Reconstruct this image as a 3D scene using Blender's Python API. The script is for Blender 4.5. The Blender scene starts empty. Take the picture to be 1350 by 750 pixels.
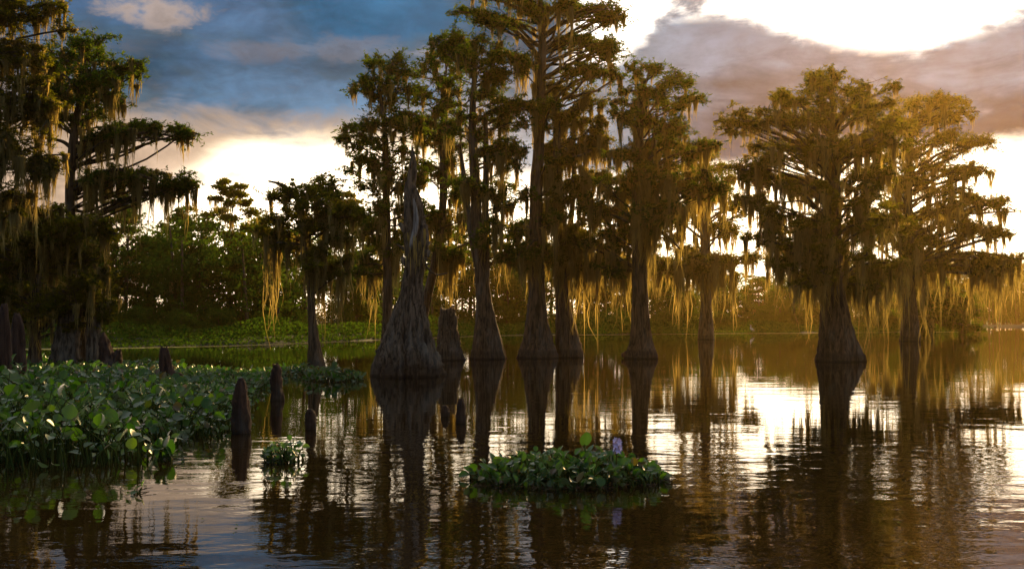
import bpy, math, random
import numpy as np
R = math.radians
rng = np.random.RandomState(7)
random.seed(7)
scene = bpy.context.scene
C = scene.collection

# ------------------------------------------------------------------ camera
F = 1312.5            # focal length in photo pixels (photo is 1350 wide)
HOR = 422.0           # photo row of the horizon
CH = 1.4              # eye height over the water
cd = bpy.data.cameras.new('camera'); cam = bpy.data.objects.new('camera', cd); C.objects.link(cam)
cam.location = (0, 0, CH); cam.rotation_euler = (R(90), 0, 0)
cd.lens = 35; cd.sensor_width = 36; cd.shift_y = (HOR - 375) / 1350
cd.clip_start = 0.1; cd.clip_end = 6000
scene.camera = cam

# ------------------------------------------------------------------ light
SUN_AZ, SUN_EL = 22.0, 19.0       # degrees right of the view axis / above the horizon
SUN_STRENGTH = 5.0
SUN_COLOR = (1.0, 0.66, 0.26)
SKY_STRENGTH = 0.1
EXPOSURE = 0.72
GLARE_HAZE = 0.00024
GLARE_HAZE_COLOR = (1.0, 0.62, 0.16)  # orange of the imitated lens glare
GLARE_HAZE_G = 0.78

sl = bpy.data.lights.new('sun', 'SUN'); so = bpy.data.objects.new('sun', sl); C.objects.link(so)
sl.energy = SUN_STRENGTH; sl.angle = R(4.0); sl.color = SUN_COLOR
from mathutils import Vector
sd = Vector((math.sin(R(SUN_AZ)) * math.cos(R(SUN_EL)), math.cos(R(SUN_AZ)) * math.cos(R(SUN_EL)), math.sin(R(SUN_EL))))
so.rotation_euler = sd.to_track_quat('Z', 'Y').to_euler()
so.location = (30, 60, 40)

scene.view_settings.view_transform = 'Standard'
scene.view_settings.look = 'None'
scene.view_settings.exposure = EXPOSURE
scene.view_settings.gamma = 1
scene.view_settings.use_curve_mapping = False
scene.render.engine = 'CYCLES'
cy = scene.cycles
cy.use_denoising = True
cy.max_bounces = 6; cy.diffuse_bounces = 2; cy.glossy_bounces = 3; cy.transmission_bounces = 3
cy.volume_bounces = 0; cy.transparent_max_bounces = 6
cy.sample_clamp_indirect = 4.0
cy.caustics_reflective = False; cy.caustics_refractive = False


class NT:
    """tiny helper for node trees"""
    def __init__(s, nt):
        s.nt = nt; s.n = nt.nodes; s.l = nt.links

    def new(s, t, **kw):
        n = s.n.new(t)
        for k, v in kw.items(): setattr(n, k, v)
        return n

    def put(s, sock, v):
        if isinstance(v, bpy.types.NodeSocket): s.l.new(v, sock)
        elif v is not None: sock.default_value = v

    def m(s, op, a, b=None, c=None, clamp=False):
        n = s.new('ShaderNodeMath', operation=op, use_clamp=clamp)
        s.put(n.inputs[0], a)
        if b is not None: s.put(n.inputs[1], b)
        if c is not None: s.put(n.inputs[2], c)
        return n.outputs[0]

    def ss(s, v, lo, hi, a=0.0, b=1.0):
        n = s.new('ShaderNodeMapRange', interpolation_type='SMOOTHSTEP')
        s.put(n.inputs[0], v); s.put(n.inputs[1], lo); s.put(n.inputs[2], hi)
        n.inputs[3].default_value = a; n.inputs[4].default_value = b
        return n.outputs[0]

    def mix(s, f, a, b, bt='MIX'):
        n = s.new('ShaderNodeMix', data_type='RGBA', blend_type=bt)
        s.put(n.inputs[0], f)
        for sock, v in ((n.inputs[6], a), (n.inputs[7], b)):
            if isinstance(v, tuple) and len(v) == 3: v = (*v, 1)
            s.put(sock, v)
        return n.outputs[2]

    def noise(s, vec, scale, detail=4, rough=0.5, dist=0.0, out=0):
        n = s.new('ShaderNodeTexNoise')
        if vec is not None: s.l.new(vec, n.inputs['Vector'])
        n.inputs['Scale'].default_value = scale; n.inputs['Detail'].default_value = detail
        n.inputs['Roughness'].default_value = rough; n.inputs['Distortion'].default_value = dist
        return n.outputs[out]

    def xyz(s, x, y, z):
        n = s.new('ShaderNodeCombineXYZ')
        s.put(n.inputs[0], x); s.put(n.inputs[1], y); s.put(n.inputs[2], z)
        return n.outputs[0]

    def curve(s, v, pts):
        """piecewise linear function of v through pts (x, y), built with a float curve"""
        xs = [p[0] for p in pts]; ys = [p[1] for p in pts]
        x0, x1, y0, y1 = min(xs), max(xs), min(ys), max(ys)
        if y1 - y0 < 1e-6: y1 = y0 + 1e-6
        n = s.new('ShaderNodeFloatCurve')
        cv = n.mapping.curves[0]
        q = [((x - x0) / (x1 - x0), (y - y0) / (y1 - y0)) for x, y in pts]
        cv.points[0].location = q[0]; cv.points[1].location = q[-1]
        for p in q[1:-1]: cv.points.new(*p)
        for p in cv.points: p.handle_type = 'AUTO_CLAMPED'
        n.mapping.update()
        t = s.m('DIVIDE', s.m('SUBTRACT', v, x0), x1 - x0, clamp=True)
        s.put(n.inputs['Value'], t); n.inputs['Factor'].default_value = 1
        return s.m('MULTIPLY_ADD', n.outputs[0], y1 - y0, y0)


# ------------------------------------------------------------------ sky (world): clear sky with banks of evening cloud
w = bpy.data.worlds.new('World'); scene.world = w; w.use_nodes = True
t = NT(w.node_tree); t.n.clear()
tc = t.new('ShaderNodeTexCoord'); D = tc.outputs['Generated']
sp = t.new('ShaderNodeSeparateXYZ'); t.l.new(D, sp.inputs[0])
dx, dy, dz = sp.outputs
DEG = 180 / math.pi
az = t.m('MULTIPLY', t.m('ARCTAN2', dx, dy), DEG)
el = t.m('MULTIPLY', t.m('ARCSINE', dz), DEG)
sky = t.new('ShaderNodeTexSky', sky_type='NISHITA')
sky.sun_disc = False; sky.sun_elevation = R(SUN_EL); sky.sun_rotation = R(SUN_AZ)
sky.air_density = 1.0; sky.dust_density = 1.0; sky.ozone_density = 1.6
S = 1 / SKY_STRENGTH
def col(r, g, b): return (r * S, g * S, b * S, 1)
skyc = t.mix(1.0, sky.outputs[0], (0.16, 0.26, 0.36, 1), 'MULTIPLY')
# cloud noise lives on the sphere of directions, flattened so clouds lie in bands
dv = t.xyz(dx, dy, t.m('MULTIPLY', dz, 2.4))
n_big = t.m('SUBTRACT', t.noise(dv, 4.5, 5, 0.55, 0.4), 0.5)
n_mid = t.m('SUBTRACT', t.noise(t.xyz(dx, t.m('ADD', dy, 7.0), t.m('MULTIPLY', dz, 3.2)), 11, 6, 0.58, 0.5), 0.5)
n_det = t.m('SUBTRACT', t.noise(t.xyz(dx, t.m('ADD', dy, 3.0), t.m('MULTIPLY', dz, 1.8)), 26, 6, 0.6, 0.3), 0.5)
edge = t.m('ADD', t.m('MULTIPLY', n_mid, 4.5), t.m('MULTIPLY', n_det, 2.5))      # degrees of ragged edge
ele = t.m('ADD', el, edge)
# 1 upper sky: blue with slate cloud, deeper blue towards the middle left
slate = t.mix(t.ss(n_mid, -0.14, 0.16), col(0.015, 0.055, 0.10), col(0.050, 0.088, 0.125))
c = t.mix(t.ss(t.m('ADD', n_big, t.m('MULTIPLY', n_mid, 0.5)), -0.10, 0.12), skyc, slate)
# blue clear patch
bp_ = t.m('ADD', t.m('POWER', t.m('DIVIDE', t.m('SUBTRACT', az, -7.0), 5.0), 2.0), t.m('POWER', t.m('DIVIDE', t.m('SUBTRACT', el, 17.5), 2.6), 2.0))
c = t.mix(t.ss(t.m('ADD', bp_, t.m('MULTIPLY', n_mid, 3.0)), 1.6, 0.2, 0, 0.8), c, col(0.012, 0.105, 0.22))
# pinkish puffs low in the blue
def puff(c, a0, e0, ra, re, colr, amt):
    q = t.m('ADD', t.m('POWER', t.m('DIVIDE', t.m('SUBTRACT', az, a0), ra), 2.0), t.m('POWER', t.m('DIVIDE', t.m('SUBTRACT', el, e0), re), 2.0))
    f = t.ss(t.m('ADD', t.m('ADD', q, t.m('MULTIPLY', n_det, 6.5)), t.m('MULTIPLY', n_mid, 4.0)), 1.5, -0.2, 0, amt)
    return t.mix(f, c, colr)
c = puff(c, -20.0, 16.4, 2.6, 1.0, col(0.36, 0.29, 0.26), 0.9)
c = puff(c, -15.5, 14.6, 2.0, 0.6, col(0.17, 0.17, 0.21), 0.5)
c = puff(c, -8.0, 15.0, 5.0, 0.7, col(0.17, 0.18, 0.22), 0.6)
c = puff(c, -3.5, 13.8, 4.2, 1.6, col(0.22, 0.24, 0.29), 0.8)
c = puff(c, -25.0, 13.5, 4.0, 2.0, col(0.11, 0.13, 0.17), 0.7)
# 2 low glow under the cloud deck
hib = t.curve(az, [(-40, 12.6), (-26, 12.6), (-8, 12.3), (0, 14.0), (8, 14.8), (40, 14.8)])
soft = t.ss(t.m('SUBTRACT', ele, hib), 0.0, -2.6)
c = t.mix(soft, c, t.mix(t.ss(az, -6, 4), col(0.47, 0.335, 0.235), col(0.32, 0.35, 0.39)))
glowtop = t.curve(az, [(-40, 4.0), (-27, 5.0), (-22, 6.6), (-18, 8.5), (-12, 10.0), (-8, 10.0), (-2, 9.0), (5, 8.2), (12, 8.8), (20, 9.6), (26, 9.6), (40, 8.0)])
gm = t.ss(t.m('SUBTRACT', t.m('ADD', el, t.m('MULTIPLY', edge, 0.6)), glowtop), 1.0, -2.2)
glowc = t.mix(t.ss(az, -24, -14), col(0.58, 0.41, 0.29), col(3.2, 2.6, 1.8))
c = t.mix(gm, c, glowc)
# thin tan streaks in the glow on the left
c = puff(c, -18.5, 7.6, 4.0, 0.7, col(0.55, 0.42, 0.36), 0.6)
# 3 grey bank on the right: top and bottom edge as functions of bearing
btop = t.curve(az, [(-4, 11.0), (1, 12.4), (4, 13.9), (7.6, 15.8), (9.7, 17.3), (13.9, 16.6), (16, 15.6), (19, 15.0), (21.8, 14.4), (24, 15.1), (27.2, 15.7), (34, 18), (60, 18)])
bbot = t.curve(az, [(-4, 9.0), (4, 8.6), (12, 8.8), (20, 9.4), (24, 9.3), (27, 9.1), (40, 9.0), (60, 8)])
upm = t.ss(t.m('SUBTRACT', t.m('ADD', el, t.m('MULTIPLY', edge, 1.2)), btop), 0.75, -1.15)
lom = t.ss(t.m('SUBTRACT', t.m('ADD', el, t.m('MULTIPLY', edge, 0.35)), bbot), -0.35, 0.45)
# 3a bright gap above the bank
gapm = t.m('MULTIPLY', t.ss(t.m('ADD', az, t.m('MULTIPLY', edge, 0.9)), 2.5, 6.0), t.ss(t.m('ADD', el, edge), 27.0, 19.5))
gapm = t.m('MULTIPLY', gapm, t.ss(az, 60, 38))
c = t.mix(t.m('MULTIPLY', gapm, t.ss(t.m('SUBTRACT', el, btop), -1.2, 0.2)), c, col(2.3, 2.05, 1.75))
c = puff(c, 12.0, 17.9, 5.0, 0.6, col(0.62, 0.60, 0.60), 0.8)
bm = t.m('MULTIPLY', t.m('MULTIPLY', upm, lom), t.ss(az, -2.5, 6.0))
bcol = t.mix(t.ss(t.m('ADD', t.m('DIVIDE', t.m('SUBTRACT', el, bbot), 6.0), t.m('MULTIPLY', n_mid, 2.2)), 0.0, 0.9), col(0.050, 0.062, 0.095), col(0.155, 0.195, 0.26))
bcol = t.mix(t.ss(az, 12, 2), bcol, col(0.20, 0.25, 0.30))
c = t.mix(bm, c, bcol)
# bright sun core behind the bank edge
cs = t.m('ADD', t.m('POWER', t.m('DIVIDE', t.m('SUBTRACT', az, 21.0), 5.0), 2.0), t.m('POWER', t.m('DIVIDE', t.m('SUBTRACT', el, 17.0), 2.6), 2.0))
c = t.mix(t.ss(t.m('ADD', cs, t.m('MULTIPLY', edge, 0.4)), 1.4, 0.0), c, col(4.0, 3.5, 2.9))
# 4 high sky above the picture: unseen broken cloud, brightened to lift water reflections
hi = t.mix(t.ss(n_big, -0.08, 0.12), col(0.34, 0.40, 0.52), col(0.95, 0.88, 0.80))
c = t.mix(t.ss(ele, 19.5, 26.0), c, hi)
# the sky behind the viewer is dimmer blue
c = t.mix(t.ss(dy, 0.35, -0.2), c, col(0.16, 0.21, 0.29))
tex = t.m('ADD', 0.84, t.m('ADD', t.m('MULTIPLY', n_det, 1.1), t.m('MULTIPLY', n_mid, 0.7)))
c = t.mix(1.0, c, t.xyz(tex, tex, tex), 'MULTIPLY')
bg = t.new('ShaderNodeBackground'); bg.inputs[1].default_value = SKY_STRENGTH
t.l.new(c, bg.inputs[0])
wo = t.new('ShaderNodeOutputWorld'); t.l.new(bg.outputs[0], wo.inputs[0])
w.cycles.sampling_method = 'MANUAL'; w.cycles.sample_map_resolution = 512


# ------------------------------------------------------------------ helpers
def P(px, py, d):
    return np.array(((px - 675) / F * d, d, CH + (HOR - py) / F * d))


class MB:
    def __init__(s):
        s.v = []; s.f = []; s.n = 0

    def add(s, v, f):
        v = np.asarray(v, float).reshape(-1, 3); f = np.asarray(f, int)
        if len(v) == 0: return
        s.v.append(v); s.f.append(f + s.n); s.n += len(v)

    def empty(s): return s.n == 0

    def build(s, name, mat, parent=None, smooth=False, loc=None):
        me = bpy.data.meshes.new(name)
        V = np.concatenate(s.v)
        loops = []; totals = []
        for f in s.f:
            loops.append(f.ravel()); totals.append(np.full(len(f), f.shape[1]))
        L = np.concatenate(loops); T = np.concatenate(totals)
        me.vertices.add(len(V)); me.vertices.foreach_set('co', V.ravel().astype(np.float32))
        me.loops.add(len(L)); me.loops.foreach_set('vertex_index', L.astype(np.int32))
        me.polygons.add(len(T))
        me.polygons.foreach_set('loop_start', np.concatenate(([0], np.cumsum(T)[:-1])).astype(np.int32))
        if smooth: me.polygons.foreach_set('use_smooth', np.ones(len(T), bool))
        me.update(calc_edges=True); me.validate()
        me.materials.append(mat)
        o = bpy.data.objects.new(name, me); C.objects.link(o)
        if parent is not None: o.parent = parent
        if loc is not None: o.location = loc
        return o


def catmull(pts, n):
    pts = np.asarray(pts, float)
    if len(pts) < 3:
        s = np.linspace(0, 1, n)[:, None]
        return pts[0] * (1 - s) + pts[-1] * s
    p = np.vstack([2 * pts[0] - pts[1], pts, 2 * pts[-1] - pts[-2]])
    seg = len(pts) - 1
    out = []
    for s in np.linspace(0, seg - 1e-6, n):
        i = int(s); u = s - i
        a, b, c_, d = p[i], p[i + 1], p[i + 2], p[i + 3]
        out.append(0.5 * (2 * b + (c_ - a) * u + (2 * a - 5 * b + 4 * c_ - d) * u * u + (3 * b - a - 3 * c_ + d) * u ** 3))
    return np.array(out)


def tube(mb, path, rad, k=10, flute=None, cap=True):
    """a bent tube; flute(theta, t, i) returns a radius factor"""
    path = np.asarray(path, float); n = len(path)
    T = np.gradient(path, axis=0); T /= np.linalg.norm(T, axis=1)[:, None] + 1e-9
    ref = np.array((0., 1., 0.)) if abs(T[:, 1]).mean() < 0.8 else np.array((1., 0., 0.))
    th = np.arange(k) * 2 * math.pi / k
    V = []
    for i in range(n):
        a = np.cross(ref, T[i]); a /= np.linalg.norm(a) + 1e-9
        b = np.cross(T[i], a)
        r = rad[i] * (np.ones(k) if flute is None else flute(th, i / (n - 1), i))
        V.append(path[i] + np.outer(np.cos(th) * r, a) + np.outer(np.sin(th) * r, b))
    V = np.concatenate(V)
    i = np.arange(n - 1)[:, None] * k; j = np.arange(k)[None, :]; j2 = (j + 1) % k
    Fq = np.stack([i + j, i + j2, i + k + j2, i + k + j], -1).reshape(-1, 4)
    mb.add(V, Fq)
    if cap:
        mb.add(np.vstack([V[-k:], path[-1] + T[-1] * rad[-1] * 0.3]), [[q, (q + 1) % k, k] for q in range(k)])


def sticks(mb, A, B, ra, rb, k=3):
    """many straight tapered twigs at once"""
    A = np.asarray(A); B = np.asarray(B); n = len(A)
    if n == 0: return
    T = B - A; T /= np.linalg.norm(T, axis=1)[:, None] + 1e-9
    ref = np.where(np.abs(T[:, 2:3]) > 0.9, np.array([[1., 0, 0]]), np.array([[0., 0, 1]]))
    u = np.cross(ref, T); u /= np.linalg.norm(u, axis=1)[:, None] + 1e-9
    v = np.cross(T, u)
    th = np.arange(k) * 2 * math.pi / k
    ring = u[:, None, :] * np.cos(th)[None, :, None] + v[:, None, :] * np.sin(th)[None, :, None]
    ra = np.broadcast_to(ra, n); rb = np.broadcast_to(rb, n)
    V = np.concatenate([A[:, None] + ring * ra[:, None, None], B[:, None] + ring * rb[:, None, None]], 1)
    base = np.arange(n)[:, None, None] * 2 * k
    j = np.arange(k); j2 = (j + 1) % k
    q = np.stack([j, j2, j2 + k, j + k], -1)[None]
    mb.add(V.reshape(-1, 3), (base + q).reshape(-1, 4))


def unit(n):
    v = rng.normal(size=(n, 3)); return v / np.linalg.norm(v, axis=1)[:, None]


def leaves(mb, P0, ln, wd, up=0.0):
    """many pointed leaf-sized faces"""
    n = len(P0)
    if n == 0: return
    a = unit(n); a[:, 2] = a[:, 2] * 0.6 - up * 0.2; a /= np.linalg.norm(a, axis=1)[:, None]
    b = np.cross(a, unit(n)); b /= np.linalg.norm(b, axis=1)[:, None] + 1e-9
    s = rng.uniform(0.6, 1.35, (n, 1))
    V = np.stack([P0 - a * ln * s, P0 + b * wd * s - a * ln * s * 0.15, P0 + a * ln * s, P0 - b * wd * s - a * ln * s * 0.15], 1)
    mb.add(V.reshape(-1, 3), np.arange(n * 4).reshape(n, 4))


def strands(mb, T0, L, wd, seg=5, sway=0.05):
    """hanging ribbons: T0 tops, L lengths"""
    n = len(T0)
    if n == 0: return
    s = np.linspace(0, 1, seg + 1)
    yaw = rng.uniform(0, math.pi, n)
    ax = np.stack([np.cos(yaw), np.sin(yaw), np.zeros(n)], 1)
    ph = rng.uniform(0, 6.28, (n, 1)); fr = rng.uniform(3, 9, (n, 1))
    off = np.sin(ph + fr * s[None]) * sway * s[None] * L[:, None]
    dr = unit(n); dr[:, 2] = 0
    cen = T0[:, None, :] + dr[:, None, :] * off[:, :, None]
    cen[:, :, 2] -= L[:, None] * s[None]
    jit = rng.uniform(0.55, 1.25, (n, seg + 1))
    wdt = (np.broadcast_to(wd, n))[:, None] * (1 - s[None] ** 1.6) * jit * (0.55 + 0.9 * np.sin(math.pi * np.clip(s + 0.12, 0, 1)))[None] * 0.7 + 0.002
    tw = yaw[:, None] + s[None] * rng.uniform(-2, 2, (n, 1))
    axs = np.stack([np.cos(tw), np.sin(tw), np.zeros_like(tw)], -1)
    V = np.stack([cen - axs * wdt[:, :, None], cen + axs * wdt[:, :, None]], 2)
    base = (np.arange(n)[:, None] * (seg + 1) + np.arange(seg)[None]) * 2
    base = base[:, :, None]
    q = base + np.array([0, 1, 3, 2])[None, None]
    mb.add(V.reshape(-1, 3), q.reshape(-1, 4))


def tag(o, label=None, cat=None, group=None, kind=None):
    if label: o['label'] = label
    if cat: o['category'] = cat
    if group: o['group'] = group
    if kind: o['kind'] = kind
    return o


def empty(name, loc):
    o = bpy.data.objects.new(name, None); C.objects.link(o); o.location = loc; o.empty_display_size = 0.3
    return o


# ------------------------------------------------------------------ materials
def newmat(name):
    m = bpy.data.materials.new(name); m.use_nodes = True
    t = NT(m.node_tree); t.n.clear()
    out = t.new('ShaderNodeOutputMaterial')
    return m, t, out


def mat_leafy(name, c1, c2, trans, tc=None, scale=1.2, gloss=0.0, rough=0.5, odd=None):
    m, t, out = newmat(name)
    g = t.new('ShaderNodeNewGeometry')
    nz = t.noise(g.outputs['Position'], scale, 3, 0.6)
    isl = g.outputs['Random Per Island']
    f = t.m('ADD', t.m('MULTIPLY', t.ss(nz, 0.35, 0.65), 0.55), t.m('MULTIPLY', isl, 0.45))
    cc = t.mix(f, c1, c2)
    if odd:
        cc = t.mix(t.ss(isl, 0.86, 0.90), cc, odd[0]); cc = t.mix(t.ss(isl, 0.945, 0.955), cc, odd[1])
    df = t.new('ShaderNodeBsdfDiffuse'); t.l.new(cc, df.inputs[0])
    tr = t.new('ShaderNodeBsdfTranslucent')
    t.l.new(t.mix(1.0, cc, tc or (1.6, 1.5, 0.8), 'MULTIPLY'), tr.inputs[0])
    ms = t.new('ShaderNodeMixShader'); ms.inputs[0].default_value = trans
    t.l.new(df.outputs[0], ms.inputs[1]); t.l.new(tr.outputs[0], ms.inputs[2])
    last = ms.outputs[0]
    if gloss > 0:
        gl = t.new('ShaderNodeBsdfGlossy'); gl.inputs['Roughness'].default_value = rough
        gl.inputs[0].default_value = (1, 1, 1, 1)
        fr = t.new('ShaderNodeFresnel'); fr.inputs[0].default_value = 1.42
        m2 = t.new('ShaderNodeMixShader'); t.l.new(t.m('MULTIPLY', fr.outputs[0], gloss), m2.inputs[0])
        t.l.new(last, m2.inputs[1]); t.l.new(gl.outputs[0], m2.inputs[2]); last = m2.outputs[0]
    t.l.new(last, out.inputs[0])
    return m


def mat_bark(name, c1, c2, vscale=14.0, bump=0.6, waterline=True, zs=0.09):
    m, t, out = newmat(name)
    tcn = t.new('ShaderNodeTexCoord'); mp = t.new('ShaderNodeMapping')
    t.l.new(tcn.outputs['Object'], mp.inputs[0]); mp.inputs['Scale'].default_value = (1, 1, zs)
    fib = t.noise(mp.outputs[0], vscale, 6, 0.65, 0.6)
    mp2 = t.new('ShaderNodeMapping'); t.l.new(tcn.outputs['Object'], mp2.inputs[0]); mp2.inputs['Scale'].default_value = (1, 1, 0.35)
    blot = t.noise(mp2.outputs[0], 2.2, 4, 0.6)
    c = t.mix(t.ss(fib, 0.36, 0.64), c1, c2)
    c = t.mix(t.ss(blot, 0.5, 0.72, 0, 0.55), c, (0.16, 0.155, 0.13))        # lichen
    g = t.new('ShaderNodeNewGeometry'); s2 = t.new('ShaderNodeSeparateXYZ'); t.l.new(g.outputs['Position'], s2.inputs[0])
    if waterline:
        z = t.m('ADD', s2.outputs[2], t.m('MULTIPLY', blot, 0.12))
        c = t.mix(t.ss(z, 0.42, 0.30, 0, 0.5), c, (0.035, 0.026, 0.018))
        c = t.mix(t.ss(z, 0.14, 0.08, 0, 0.7), c, (0.016, 0.013, 0.009))
    b = t.new('ShaderNodeBsdfPrincipled'); t.l.new(c, b.inputs['Base Color'])
    b.inputs['Roughness'].default_value = 0.9; b.inputs['Specular IOR Level'].default_value = 0.2
    bu = t.new('ShaderNodeBump'); bu.inputs['Strength'].default_value = bump; bu.inputs['Distance'].default_value = 0.06
    t.l.new(fib, bu.inputs['Height']); t.l.new(bu.outputs[0], b.inputs['Normal'])
    t.l.new(b.outputs[0], out.inputs[0])
    return m


M_BARK = mat_bark('bark_brown', (0.026, 0.017, 0.009), (0.155, 0.100, 0.055))
M_GREY = mat_bark('bark_weathered', (0.028, 0.021, 0.014), (0.20, 0.15, 0.10), 12, 1.0, True, 0.2)
M_TWIG = mat_bark('bark_twig', (0.03, 0.02, 0.012), (0.10, 0.07, 0.04), 8, 0.3, False)
M_KNEE = mat_bark('bark_knee', (0.020, 0.011, 0.008), (0.075, 0.040, 0.026), 16, 0.8)
M_LEAF = mat_leafy('cypress_foliage', (0.024, 0.048, 0.008), (0.066, 0.100, 0.014), 0.55, (2.0, 1.85, 0.5))
M_LEAFW = mat_leafy('cypress_foliage_rusty', (0.034, 0.050, 0.008), (0.105, 0.112, 0.015), 0.60, (2.3, 1.85, 0.45))
M_MOSS = mat_leafy('spanish_moss', (0.17, 0.145, 0.062), (0.42, 0.345, 0.15), 0.62, (1.5, 1.3, 0.7), 0.8)
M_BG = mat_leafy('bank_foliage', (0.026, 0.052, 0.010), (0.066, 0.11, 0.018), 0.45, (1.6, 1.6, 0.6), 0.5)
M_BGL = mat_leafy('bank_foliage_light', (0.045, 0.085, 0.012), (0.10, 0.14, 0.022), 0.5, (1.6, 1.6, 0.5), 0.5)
M_HERB = mat_leafy('bank_herbs', (0.012, 0.036, 0.007), (0.070, 0.12, 0.018), 0.45, (1.5, 1.6, 0.5), 0.7)
M_HY = mat_leafy('hyacinth_leaf', (0.014, 0.058, 0.010), (0.075, 0.135, 0.018), 0.42, (1.5, 1.9, 0.5), 1.4, 0.6, 0.36, odd=((0.10, 0.15, 0.022), (0.10, 0.065, 0.025)))
M_PET = mat_leafy('hyacinth_stalk', (0.03, 0.06, 0.015), (0.07, 0.09, 0.025), 0.3)


def mat_plain(name, c, rough=0.7, c2=None, sc=20):
    m, t, out = newmat(name)
    b = t.new('ShaderNodeBsdfPrincipled'); b.inputs['Roughness'].default_value = rough
    tcn = t.new('ShaderNodeTexCoord')
    t.l.new(t.mix(t.ss(t.noise(tcn.outputs['Object'], sc, 3), 0.35, 0.65), c, c2 or tuple(x * 0.7 for x in c)), b.inputs['Base Color'])
    t.l.new(b.outputs[0], out.inputs[0])
    return m


# ------------------------------------------------------------------ ground and water
SHORE = np.array([(-400, 30), (-60, 42), (-32, 48), (-20, 52), (-15, 56), (-11.3, 66), (-2.5, 92), (15, 102), (40, 115), (57, 124), (68, 150), (80, 190), (150, 225), (400, 250)], float)


def shore_y(x): return np.interp(x, SHORE[:, 0], SHORE[:, 1])


def ground():
    xs = np.concatenate([np.linspace(-2500, -120, 14), np.linspace(-110, 200, 125), np.linspace(220, 2500, 14)])
    ys = np.concatenate([np.linspace(-400, 25, 8), np.linspace(30, 280, 110), np.linspace(300, 3000, 14)])
    X, Y = np.meshgrid(xs, ys)
    s = Y - shore_y(X)
    s = s + 1.2 * np.sin(X * 0.43) + 0.7 * np.sin(X * 1.1 + Y * 0.2)
    Z = np.clip(s * 0.10, -1.3, 0.35) + np.clip(s - 4, 0, 400) * 0.004
    Z += np.where(s > 2, 0.08 * np.sin(X * 1.7) * np.sin(Y * 1.3), 0)
    mb = MB(); V = np.stack([X, Y, Z], -1).reshape(-1, 3)
    nx = len(xs); ny = len(ys)
    i = np.arange(ny - 1)[:, None] * nx; j = np.arange(nx - 1)[None]
    mb.add(V, np.stack([i + j, i + j + 1, i + nx + j + 1, i + nx + j], -1).reshape(-1, 4))
    m = mat_plain('bank_soil', (0.035, 0.045, 0.015), 0.95, (0.020, 0.018, 0.010), 0.6)
    tag(mb.build('ground', m, smooth=True), kind='structure')


def water():
    m, t, out = newmat('swamp_water')
    g = t.new('ShaderNodeNewGeometry'); pos = g.outputs['Position']
    s = t.new('ShaderNodeSeparateXYZ'); t.l.new(pos, s.inputs[0])
    def mapped(sx, sy, rot=0.0):
        mp = t.new('ShaderNodeMapping'); t.l.new(pos, mp.inputs[0]); mp.inputs['Scale'].default_value = (sx, sy, 1); mp.inputs['Rotation'].default_value = (0, 0, rot)
        return mp.outputs[0]
    calm = t.noise(mapped(0.05, 0.16), 1.0, 3, 0.5)                      # patches of breeze
    calmf = t.ss(calm, 0.42, 0.60, 0.30, 1.25)
    w1 = t.noise(mapped(0.8, 1.5, 0.12), 1.0, 2, 0.5, 0.2)               # broad swell lines
    w2 = t.noise(mapped(3.2, 5.4, -0.10), 1.0, 3, 0.55, 0.3)             # ripples
    w3 = t.noise(mapped(9, 18, 0.2), 1.0, 2, 0.5)
    h = t.m('ADD', t.m('MULTIPLY', w1, 0.0095), t.m('ADD', t.m('MULTIPLY', w2, 0.0030), t.m('MULTIPLY', w3, 0.0002)))
    h = t.m('MULTIPLY', h, calmf)
    h = t.m('MULTIPLY', h, t.curve(s.outputs[1], [(0, 1.2), (7, 1.1), (12, 0.8), (22, 0.5), (40, 0.30), (80, 0.2), (150, 0.35), (260, 0.8)]))
    bu = t.new('ShaderNodeBump'); bu.inputs['Strength'].default_value = 1.0; bu.inputs['Distance'].default_value = 1.0
    t.l.new(h, bu.inputs['Height'])
    b = t.new('ShaderNodeBsdfPrincipled')
    b.inputs['Base Color'].default_value = (0.009, 0.006, 0.002, 1)
    b.inputs['Roughness'].default_value = 0.0; b.inputs['IOR'].default_value = 1.5
    t.l.new(bu.outputs[0], b.inputs['Normal']); t.l.new(b.outputs[0], out.inputs[0])
    mb = MB(); mb.add([(-2500, -400, 0), (2500, -400, 0), (2500, 290, 0), (-2500, 290, 0)], [[0, 1, 2, 3]])
    tag(mb.build('water', m), kind='structure')


ground(); water()


# ------------------------------------------------------------------ cypress trees
def trunk_mesh(mb, pts, base, d, k=36, flutes=9, seed=0, n=None, bottom=True, ridge=0.20, wob=0.0):
    """pts: (px, py, half width in px) from the base up; coordinates local to base"""
    s = d / F
    path = [P(a, b, d) - base for a, b, r in pts]; rad = [r * s * 0.84 for a, b, r in pts]
    if bottom:
        p0 = path[0].copy(); p0[2] = -0.7; path.insert(0, p0); rad.insert(0, rad[0] * 1.10)
    path = np.array(path)
    rr = np.random.RandomState(seed)
    path[1:, 1] += rr.normal(0, 0.06, len(path) - 1) * (wob + 0.3)
    n = n or max(14, 5 * len(path))
    pr = catmull(np.hstack([path, np.array(rad)[:, None]]), n)
    rmax = max(rad)
    ph = rr.uniform(0, 6.28, 4); fl = flutes
    def flute(th, tt, i):
        a = ridge * min(1.0, (pr[i, 3] / rmax) ** 1.5 + 0.12)
        z = pr[i, 2]
        x = th * fl + ph[0] + 0.25 * z
        sharp = 1 - np.abs(np.sin(x * 0.5)) * 1.6
        return 1 + a * (0.75 * sharp + 0.35 * np.sin(th * 3 + ph[1]) + 0.35 * np.sin(th * (fl * 2 + 1) + ph[2] + z)) + 0.03 * rr.normal(size=len(th))
    tube(mb, pr[:, :3], pr[:, 3], k, flute)
    return pr


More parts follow.
